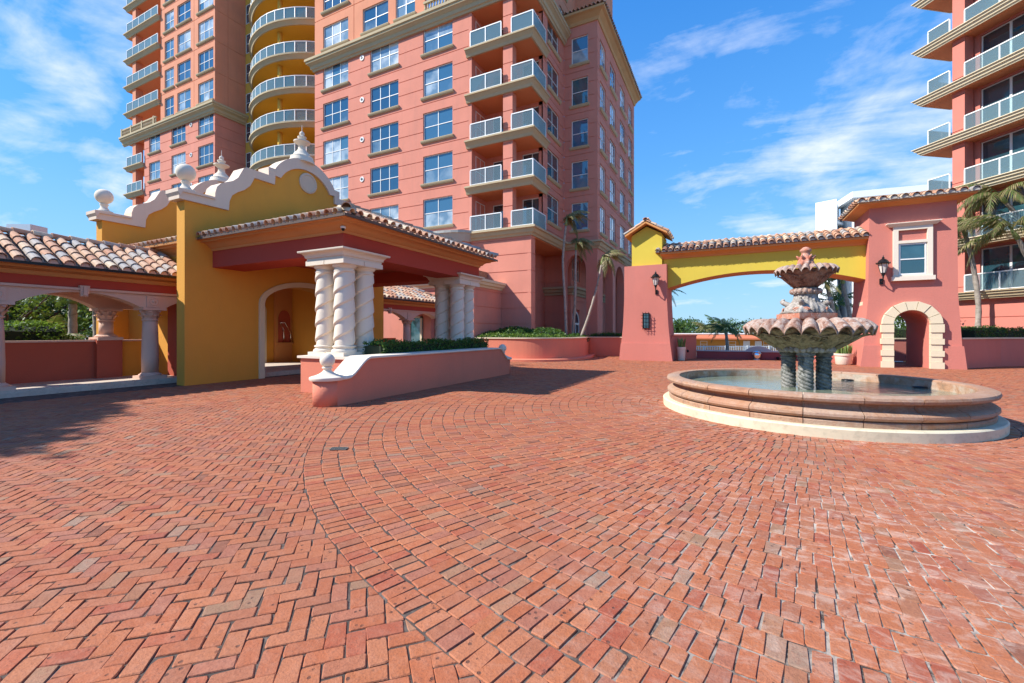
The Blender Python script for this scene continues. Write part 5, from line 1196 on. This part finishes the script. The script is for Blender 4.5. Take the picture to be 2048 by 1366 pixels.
x, y = -26.5, 9.6; palm('garden palm half hidden by the rear colonnade pier', [(x, y, .3), (x-.1, y, 1.5), (x-.2, y, 2.9)], .15, .12, 13, 1.7, M_PALM, .7, shaft=.35, kind=9)
palm('low bushy palm above the garden hedge', [(-24.0, 7.2, .3), (-24.0, 7.2, 1.0)], .14, .12, 14, 1.3, M_PALMDRY, .6, shaft=.1, kind=10)
# tall trees and palms just out of frame on the left: their shadow lies on the court
tree('tall broad tree in the garden left of the view', (-21.3, -5.4, .3), 12.5, [(.4, .5, 10.8, 1.9, 1.2), (-1.2, 1.0, 11.6, 1.8, 1.1), (1.6, -.9, 11.2, 1.9, 1.2), (-.6, -1.8, 12.0, 2.0, 1.3), (1.2, 1.9, 10.0, 1.4, .9), (2.3, .8, 10.4, 1.3, .8), (-2.2, -.4, 10.9, 1.6, 1.0)], 9000, .30, None, .26, limbs=7, seed=9)
palm('tall palm in the garden left of the view', [(-19.4, -2.4, .3), (-19.3, -2.3, 3.6), (-19.2, -2.2, 7.0)], .17, .12, 16, 2.4, M_PALM, .7, shaft=.5, kind=11)

# ============================================================ PLANTER OF THE PORCH
pw = thing('porch_planter', 'pink curved planter wall with white coping in front of the porch columns', 'planter', (-7.4, 10, 0))
def swoop():
    """top line of the wall along its length: low at the rounded noses, S-curve up to the planter height"""
    s = []
    for v in np.linspace(6.36, 14.12, 60):
        def ease(a, b, q): t = min(1, max(0, (q-a)/(b-a))); return t*t*(3-2*t)
        z = .52+.40*min(ease(6.62, 7.28, v), ease(14.0, 13.35, v) if True else 1); s.append((v, z))
    return s
tpz = swoop()
def ease2(a, b, q): t = min(1, max(0, (q-a)/(b-a))); return t*t*(3-2*t)
def ztop(v): return .52+.40*min(ease2(6.62, 7.28, v), 1-ease2(13.35, 14.0, v))
VL = list(np.linspace(6.36, 14.12, 70))
Uo, Ui = -7.17, -7.73
body = MB().prismx([(VL[0], -.03)]+[(v, ztop(v)) for v in VL]+[(VL[-1], -.03)], Ui, Uo)
pb = body.build('wall_body', M_PLANT, pw, auto=30)
MB().lathe([(.281, -.03), (.281, .52)], 28, (-7.45, 6.36)).build('rounded_end', M_PLANT, pb, smooth=True); MB().lathe([(.281, -.03), (.281, .52)], 28, (-7.45, 14.12)).build('rounded_end', M_PLANT, pb, smooth=True)
cp = MB(); k = len(VL); prof = [(Uo+.035, 0), (Uo+.05, .025), (Uo+.035, .052), (Ui-.035, .052), (Ui-.05, .025), (Ui-.035, 0)]
for v in VL:
    for u, dz in prof: cp.v.append((u, v, ztop(v)+dz))
for i in range(k-1):
    for j in range(6): cp.f.append((i*6+j, (i+1)*6+j, (i+1)*6+(j+1) % 6, i*6+(j+1) % 6))
cp.f += [tuple(range(6)), tuple(range(k*6-1, (k-1)*6-1, -1))]
cpo = cp.build('coping', M_WHITE, pw, auto=35)
for v in (6.36, 14.12):
    MB().lathe([(.0, .518), (.335, .518), (.352, .55), (.345, .585), (.30, .60), (.24, .615), (.16, .65), (.09, .70), (.075, .735), (.075, .745), (.105, .765), (.105, .785), (.075, .80)]+[(.148*math.sin(t), .925-.148*math.cos(t)) for t in np.linspace(.55, PI-.02, 14)], 28, (-7.45, v)).build('ball_finial', M_WHITE, cpo, auto=55)
pd = [(-9.74, 7.46), (-7.74, 7.46)]
MB().box(-9.72, Ui-.001, 7.48, 13.05, -.03, .86).build('pedestal', M_PLANT, pw)
MB().box(-9.78, Ui+.0, 7.42, 8.95, .861, .917).build('pedestal_cap', M_WHITE, pw); MB().box(-9.78, Ui, 12.58, 13.9, .861, .917).build('pedestal_cap', M_WHITE, pw); MB().box(-9.72, Ui-.001, 13.06, 13.86, -.03, .86).build('pedestal', M_PLANT, pw)
hedge('hedge', 'dark green hedge filling the planter under the porch columns', [(-8.0, 8.2), (-8.0, 13.5)], .84, 1.22, .62, 9500, size=.055)

# ============================================================ GARDEN IN FRONT OF THE TOWER
gp = [(-13.2, 20.45), (-11.4, 20.45), (-10.1, 20.55), (-9.1, 20.85), (-8.3, 21.45), (-7.85, 22.3), (-7.65, 23.4), (-7.72, 25.0), (-8.0, 26.6), (-8.2, 27.6)]
def cat_spline(p, n=5):
    P = [Vector(q) for q in p]; out = []
    for i in range(len(P)-1):
        a, b, c, d = P[max(i-1, 0)], P[i], P[i+1], P[min(i+2, len(P)-1)]
        for k in range(n): t = k/n; out.append(tuple(.5*((2*b)+(c-a)*t+(2*a-5*b+4*c-d)*t*t+(3*b-a-3*c+d)*t**3)))
    return out+[tuple(P[-1])]
gps = cat_spline(gp)
gw_ = wallrun('garden_wall', 'curved pink garden wall with cream coping before the tower', gps, -.03, 1.17, .3, M_PLANT)
MB().sweep(gps, [(0, -.03), (.42, -.03), (.42, .10), (.38, .13), (0, .13)]).build('kerb_step', M_PLANT, gw_)
wallrun('garden_wall', 'straight pink garden wall between the curved wall and the gate pier', [(-8.2, 27.62), (-5.0, 27.62)], -.03, 1.17, .3, M_PLANT)
so_ = MB().prismz([(a-.2, b+.25) for a, b in gps]+[(-5.2, 27.9), (-5.2, 30), (-13.0, 30), (-13.0, 21)], .3, 1.05).build('planting_bed', M_SOIL); tag(so_, kind='structure')
def mound(label, pts, n, mat, size, zt):
    C = []
    for cx, cy, rx, ry, h in pts:
        k = int(n*rx*ry/sum(p[2]*p[3] for p in pts))
        for _ in range(k):
            a = random.random()*2*PI; q = math.sqrt(random.random()); C.append((cx+rx*q*math.cos(a), cy+ry*q*math.sin(a), zt+h*math.sqrt(max(0, 1-q*q))*(1+.12*math.sin(9*a+4*q))-abs(random.gauss(0, .05))))
    V, F, r = leaves(C, size); o = thing('shrub_bed', label, 'shrubs', (pts[0][0], pts[0][1], zt))
    inst('foliage', mesh_np('foliage', V, F, mat, r), o, I4); b = MB()
    for cx, cy, rx, ry, h in pts:
        b.lathe([(1.0, zt-.1), (.95, zt+h*.15), (.8, zt+h*.45), (.5, zt+h*.75), (.2, zt+h*.85), (0, zt+h*.86)], 18, (0, 0))
        m0 = len(b.v)-6*18
        b.v[m0:] = [(cx+x*rx*.95, cy+y*ry*.95, z) for x, y, z in b.v[m0:]]
    b.build('twig_core', M_CORE, o); return o
mound('rounded dark green shrubs behind the curved garden wall', [(-11.3, 22.9, 1.6, 1.3, .72), (-9.6, 23.4, 1.4, 1.4, .66), (-12.4, 22.4, .9, 1.0, .5)], 9000, M_HEDGE, .10, 1.05)
mound('bright yellow-green ground shrubs along the curved garden wall', [(-11.6, 21.3, 1.5, .55, .38), (-10.2, 21.45, 1.2, .55, .36), (-9.2, 21.9, .8, .55, .34), (-8.6, 22.7, .6, .7, .30)], 6500, M_HEDGEL, .085, 1.05)
mound('dark low shrubs between the leaning palm and the gate pier', [(-8.6, 26.2, .7, 1.6, .40), (-7.2, 28.3, 1.6, .6, .45), (-6.0, 28.4, 1.2, .6, .40)], 4200, M_HEDGE, .09, 1.02)
for px, d, path, lab, L in ((1133, 27.5, [(1133, 690), (1130, 600), (1126, 520), (1132, 452)], 'slender palm whose drooping head hides a tower window', 1.35), (1152, 28, [(1144, 690), (1150, 610), (1151, 540), (1152, 500)], 'slim straight palm with sparse dark head beside the tower', 1.3), (1170, 27, [(1158, 692), (1178, 630), (1195, 570), (1203, 530)], 'leaning palm crossing the tower arches', 1.35)):
    P = []
    for qx, qy in path: x, y = camxy((qx-1024)/872*d, d); P.append((x, y, 1.5+(665-qy)/872*d))
    P[0] = (P[0][0], P[0][1], .9)
    palm(lab, P, .085, .06, 10, L, M_PALMDRY, 1.0, wind=R(YAW*57.3)+.3, shaft=.5, hang=.8, spread=(-.3, .75), kind=12)

# palms in front of the right-hand building
for path, d, lab, L, nf, wd in (([(1953, 662), (1957, 610), (1944, 520), (1926, 455)], 24, 'curved palm beside the gatehouse with one drooping frond', 1.5, 7, 2.6), ([(2075, 662), (2070, 560), (2045, 495), (2036, 478)], 22.5, 'windswept palm at the right edge, lower of two heads', 2.5, 12, 2.9), ([(2110, 662), (2100, 540), (2040, 440), (2012, 405)], 23.5, 'windswept palm at the right edge, upper head over the gatehouse eave', 2.5, 11, 2.9)):
    P = []
    for qx, qy in path: x, y = camxy((qx-1024)/872*d, d); P.append((x, y, 1.5+(665-qy)/872*d))
    P[0] = (P[0][0], P[0][1], 1.0)
    palm(lab, P, .13, .085, nf, L, M_PALMDRY, .85 if nf > 10 else 1.3, wind=R(YAW*57.3)+PI-.1, shaft=.6, hang=.85, spread=(-.2, .7) if nf > 10 else (-.9, -.2), kind=13 if nf > 10 else 14, ll=.62)

# ============================================================ FOUNTAIN
fx, fy = 1.32, 10.16
ft = thing('fountain', 'weathered two-tier stone fountain in a round stepped basin', 'fountain', (fx, fy, 0))
MB().lathe([(2.62, -.03), (2.625, .135), (2.605, .155), (2.40, .155)], 120, (fx, fy), caps=False).build('plinth', M_PLINTH, ft, auto=40)
prof = [(2.50, .155), (2.505, .222), (2.492, .236), (2.452, .241), (2.46, .25), (2.51, .262), (2.54, .298), (2.537, .335), (2.505, .365), (2.45, .384), (2.40, .410), (2.38, .440), (2.388, .466), (2.43, .485), (2.50, .491), (2.535, .508), (2.55, .545), (2.537, .580), (2.49, .598), (2.33, .602), (2.30, .598), (2.285, .575), (2.285, .155)]
NS = 22
for k in range(NS):
    a0 = 2*PI*k/NS+.0022; a1 = 2*PI*(k+1)/NS-.0022; st = MB(); q = len(prof); m_ = 7; ph = random.uniform(0, .0)
    for j in range(m_):
        a = a0+(a1-a0)*j/(m_-1)
        for r, z in prof: st.v.append((fx+r*math.cos(a), fy+r*math.sin(a), z))
    for j in range(m_-1):
        for i in range(q): st.f.append((j*q+i, (j+1)*q+i, (j+1)*q+(i+1) % q, j*q+(i+1) % q))
    st.f += [tuple(range(q)), tuple(range(m_*q-1, (m_-1)*q-1, -1))]
    st.build('basin_stone', M_FBAS, ft, auto=35)
MB().lathe([(2.2865, .19), (2.2865, .598)], 110, (fx, fy), caps=False)
MB().lathe([(2.44, .16), (2.44, .36), (2.37, .42), (2.37, .47), (2.47, .50), (2.53, .545), (2.48, .594), (2.32, .5985), (2.292, .16)], 90, (fx, fy), caps=False).build('joint_fill', M_PALECREAM, ft)
MB().lathe([(2.283, .22), (2.283, .565)], 110, (fx, fy), caps=False).build('basin_lining', M_FBASIN, ft)
wtm = MB().lathe([(2.282, .425), (1.2, .425), (.4, .425), (0, .425)], 96, (fx, fy), caps=False).build('water', M_WATER, ft)
MB().lathe([(2.28, .20), (0, .20)], 48, (fx, fy), caps=False).build('basin_floor', M_FBASIN, ft)
# twisted legs
vs = []; n, m_ = 40, 200
for j in range(m_+1):
    z = .19+.80*j/m_
    for i in range(n):
        a = 2*PI*i/n; ph = (a*4/(2*PI)+z/.072) % 1.0; r = (.098+.026*math.sqrt(max(0, 1-(2*ph-1)**2)))*(1+.06*math.sin(PI*j/m_))
        vs.append((r*math.cos(a), r*math.sin(a), z))
lgm = MB().add(vs, [(j*n+i, j*n+(i+1) % n, (j+1)*n+(i+1) % n, (j+1)*n+i) for j in range(m_) for i in range(n)]).mesh('twisted_leg', M_ROPE, smooth=True, fix=False)
lcm = MB().lathe([(.115, .985), (.14, .995), (.14, 1.02), (.12, 1.03), (.125, 1.05), (.155, 1.07), (.155, 1.12), (.11, 1.12)], 20).mesh('leg_capital', M_ROPE, auto=50)
for ang in (-PI/2, 0, PI/2, PI):
    ca_, sa_ = .285*math.cos(ang), .285*math.sin(ang); dx, dy = camxy(ca_*.829+sa_*.559, -ca_*.559+sa_*.829); Mx = T(fx+dx, fy+dy); q = inst('twisted_leg', lgm, ft, Mx); inst('leg_capital', lcm, q, Mx)
MB().lathe([(.0, 1.12), (.42, 1.12), (.435, 1.14), (.435, 1.17), (.34, 1.19), (0, 1.19)], 40, (fx, fy)).build('collar', M_FMOSS, ft, auto=40)
bd = MB().lathe([(.055*math.sin(t), -.07*math.cos(t)) for t in np.linspace(.05, PI-.05, 9)], 10).mesh('bead', M_FGREY, smooth=True)
for k in range(28): a = 2*PI*k/28; inst('bead', bd, ft, T(fx+.435*math.cos(a), fy+.435*math.sin(a), 1.185) @ RZ(a) @ Matrix.Rotation(random.uniform(.1, .3), 4, 'X'))
# bowls with shell rims and carved leaves
def bowl(z0, zr, r0, rr, N_, mat, matr, leafn, lip, depth):
    nn = 12; pr = []
    for j in range(nn+1):
        t = j/nn; pr.append((r0+(rr*.86-r0)*(t**1.15), z0+(zr-z0-lip*.3)*(.25*t+.75*t**1.35 if depth > 0 else t)))
    bo = MB().lathe(pr+[(rr*.86, zr), (rr*.55, zr-.05), (0, zr-.07)], 72, (fx, fy), fn=lambda a, r, z, t: (r*(1+.018*math.sin(leafn*2*a)*(1 if t < .8 else 0)), z), caps=False).build('bowl', mat, ft, smooth=True)
    # carved acanthus leaves and scrolls on the underside
    def surf(t, a, off=0):
        x = t*nn; i = min(nn-1, int(x)); f = x-i; r = pr[i][0]*(1-f)+pr[i+1][0]*f; z = pr[i][1]*(1-f)+pr[i+1][1]*f
        return Vector((fx+(r+off)*math.cos(a), fy+(r+off)*math.sin(a), z-off*.55))
    for k in range(leafn):
        a0 = 2*PI*(k+.5)/leafn+.15; lf = MB(); rows = 15; hw_ = PI/leafn*.80
        for j in range(rows+1):
            t = .02+.95*j/rows; wd = hw_*(.30+.70*math.sin(PI*min(1, t*1.05)))*(1+.28*math.cos(t*24))*(.85 if t > .9 else 1)
            curl = max(0, t-.80)*.9*rr*.30
            for s, o in ((-1, .0), (-.62, .028), (-.38, .008), (-.14, .035), (0, .050), (.14, .035), (.38, .008), (.62, .028), (1, .0)):
                q = surf(t, a0+s*wd, rr*(o*.9+.012)+curl*(1-.4*abs(s))); q.z -= max(0, t-.9)*rr*.35; lf.v.append(tuple(q))
        for j in range(rows):
            for i in range(8): lf.f.append((j*9+i, j*9+i+1, (j+1)*9+i+1, (j+1)*9+i))
        lf.build('carved_leaf', mat, bo, smooth=True)
    for k in range(leafn):           # scroll between the leaves
        for sg in (-1, 1):
            a0 = 2*PI*k/leafn+.15+sg*PI/leafn*.26; pts = []
            for q in np.linspace(0, 3.2*PI, 26): rad = .16*rr*(1-q/(3.6*PI)); tt = .62+rad*math.sin(q)*1.1/rr; pts.append(surf(min(.95, max(.05, tt)), a0+sg*rad*math.cos(q)/rr*1.0, rr*.012))
            MB().tube(pts, [.017*rr*(1-.5*i/25) for i in range(26)], 6).build('carved_scroll', mat, bo, smooth=True)
    # scalloped shell rim
    n_a = N_*14; tt = [0, .12, .26, .40, .54, .68, .80, .90, .97, 1.0]; vs = []
    for side in (0, 1):
        for t in tt:
            for i in range(n_a):
                a = 2*PI*i/n_a; f = (i % 14)/14; lobe = abs(math.sin(PI*f))**.65
                rad = rr*(.60+.37*t)+rr*.035*lobe*t; z = zr+lip*(.45+.62*math.sin(PI*min(1, t*.62+.12)))-lip*1.15*t**2.4+lip*.95*(lobe-.55)*(.40+.60*t)
                if side: rad -= .012*rr; z -= .030*rr
                vs.append((fx+rad*math.cos(a), fy+rad*math.sin(a), z))
    T_ = len(tt); fs = []
    for side in (0, 1):
        b = side*T_*n_a
        for j in range(T_-1):
            for i in range(n_a): q = (b+j*n_a+i, b+j*n_a+(i+1) % n_a, b+(j+1)*n_a+(i+1) % n_a, b+(j+1)*n_a+i); fs.append(q if not side else q[::-1])
    for i in range(n_a): fs.append(((T_-1)*n_a+i, (T_-1)*n_a+(i+1) % n_a, T_*n_a+(T_-1)*n_a+(i+1) % n_a, T_*n_a+(T_-1)*n_a+i))
    MB().add(vs, fs).build('shell_rim', matr, bo, smooth=True); return bo
bowl(1.19, 1.59, .40, 1.085, 25, M_FMOSS, M_FSHELL, 8, .155, 1)
sq = Matrix.Translation((fx, fy, 0)) @ RZ(YAW)
MB().box(-.27, .27, -.27, .27, 1.52, 1.76).box(-.355, .355, -.355, .355, 1.761, 1.865).build('square_block', M_FRED, ft, sq)
# carved square-to-round base above the lower bowl
def sqr(a, r, z, t):
    k = 1/max(abs(math.cos(a-YAW)), abs(math.sin(a-YAW))); s = max(0, 1-t*1.5); q = r*(1+(k-1)*s)
    return (q*(1+.05*math.sin(10*a+14*z)*math.cos(26*z)+.03*math.sin(23*a-9*z)), z)
cb_ = MB().lathe([(.335, 1.866), (.345, 1.90), (.33, 1.96), (.29, 2.02), (.24, 2.08), (.21, 2.14), (.195, 2.20), (.20, 2.24)], 96, (fx, fy), fn=sqr).build('carved_base', M_FGREY, ft, smooth=True)
for k in range(4):
    a = YAW+PI/4+k*PI/2; d = Vector((math.cos(a), math.sin(a), 0)); c0 = Vector((fx, fy, 0))
    pts = [c0+d*(.24+.17*math.sin(t))+Vector((0, 0, 2.02+.09*t/1.0-.05*t*t*.3)) for t in np.linspace(0, 2.4, 10)]
    MB().tube(pts, [.055, .055, .05, .05, .045, .04, .035, .03, .025, .015], 8).build('corner_scroll', M_FGREY, cb_, smooth=True)
    for s_ in (-1, 1):
        e = Vector((-d.y, d.x, 0))*s_; pts = [c0+d*.36+e*(.07+.07*math.cos(q)*(1-q/12))+Vector((0, 0, 1.93+.05*math.sin(q)*(1-q/12))) for q in np.linspace(0, 9, 24)]
        MB().tube(pts, .014, 6).build('carved_scroll', M_FRED, cb_, smooth=True)
bd2 = MB().lathe([(.05*math.sin(t), -.055*math.cos(t)) for t in np.linspace(.05, PI-.05, 9)], 10).mesh('bead', M_FSHELL, smooth=True)
for k in range(18): a = 2*PI*k/18; inst('bead', bd2, ft, T(fx+.225*math.cos(a), fy+.225*math.sin(a), 2.30))
MB().lathe([(.17, 2.23), (.24, 2.25), (.24, 2.27), (.20, 2.29), (.20, 2.33), (.21, 2.36), (.15, 2.37)], 36, (fx, fy)).build('collar', M_FGREY, ft, auto=40)
bowl(2.36, 2.70, .14, .535, 24, M_FBOWL, M_FSHELL, 6, .085, 1)
MB().lathe([(.0, 2.66), (.08, 2.68), (.08, 2.76), (.128, 2.80), (.137, 2.85), (.118, 2.91), (.088, 2.97), (.07, 3.03), (.07, 3.06), (.096, 3.08), (.096, 3.11), (.062, 3.14), (.04, 3.16), (0, 3.17)], 48, (fx, fy), fn=lambda a, r, z, t: (r*(1+(.10*math.sin(8*a) if z < 2.95 else .02)), z)).build('finial', M_FRED, ft, smooth=True)
for k in range(6): a = k*PI/3; d = Vector((math.cos(a), math.sin(a), 0)); MB().tube([Vector((fx, fy, 2.90))+d*.095, Vector((fx, fy, 2.97))+d*.13, Vector((fx, fy, 2.99))+d*.155, Vector((fx, fy, 2.965))+d*.16], [.03, .025, .018, .008], 6).build('finial_leaf', M_FRED, ft, smooth=True)
# underwater light and outlet on the far wall of the basin
for k, px in enumerate((1695, 1840)):
    l = (px-1024)/872; th = math.atan2(.4472*l+.8944, .8944*l-.4472); d = Vector((math.cos(th), math.sin(th))); c = Vector((fx, fy)); tq = d.dot(c)+math.sqrt(max(0, d.dot(c)**2-c.length**2+2.2**2)); p = d*tq
    MB().lathe([(.0, .46), (.11, .45), (.12, .42), (.10, .38)], 14, (p.x, p.y)).build('basin_light', M_BLACK, ft, smooth=True)
# drain grate set in the rings
dg = thing('drain_grate', 'small dark drain grate set in the outer brick rings', 'drain', (*camxy(-2.22, 5.6), 0)); x, y = camxy(-2.22, 5.6); Mx = T(x, y, .004) @ RZ(YAW)
g_ = MB().box(-.105, .105, -.05, -.04, 0, .012).box(-.105, .105, .04, .05, 0, .012).box(-.105, -.095, -.04, .04, 0, .012).box(.095, .105, -.04, .04, 0, .012)
for k in range(7): g_.box(-.078+.026*k-.005, -.078+.026*k+.005, -.04, .04, 0, .010)
g_.build('grate', plain('galvanised_grate', (.22, .24, .22), .5, .6), dg, Mx); MB().box(-.10, .10, -.045, .045, -.02, -.003+.004).build('grate_pit', M_DARK, dg, Mx)
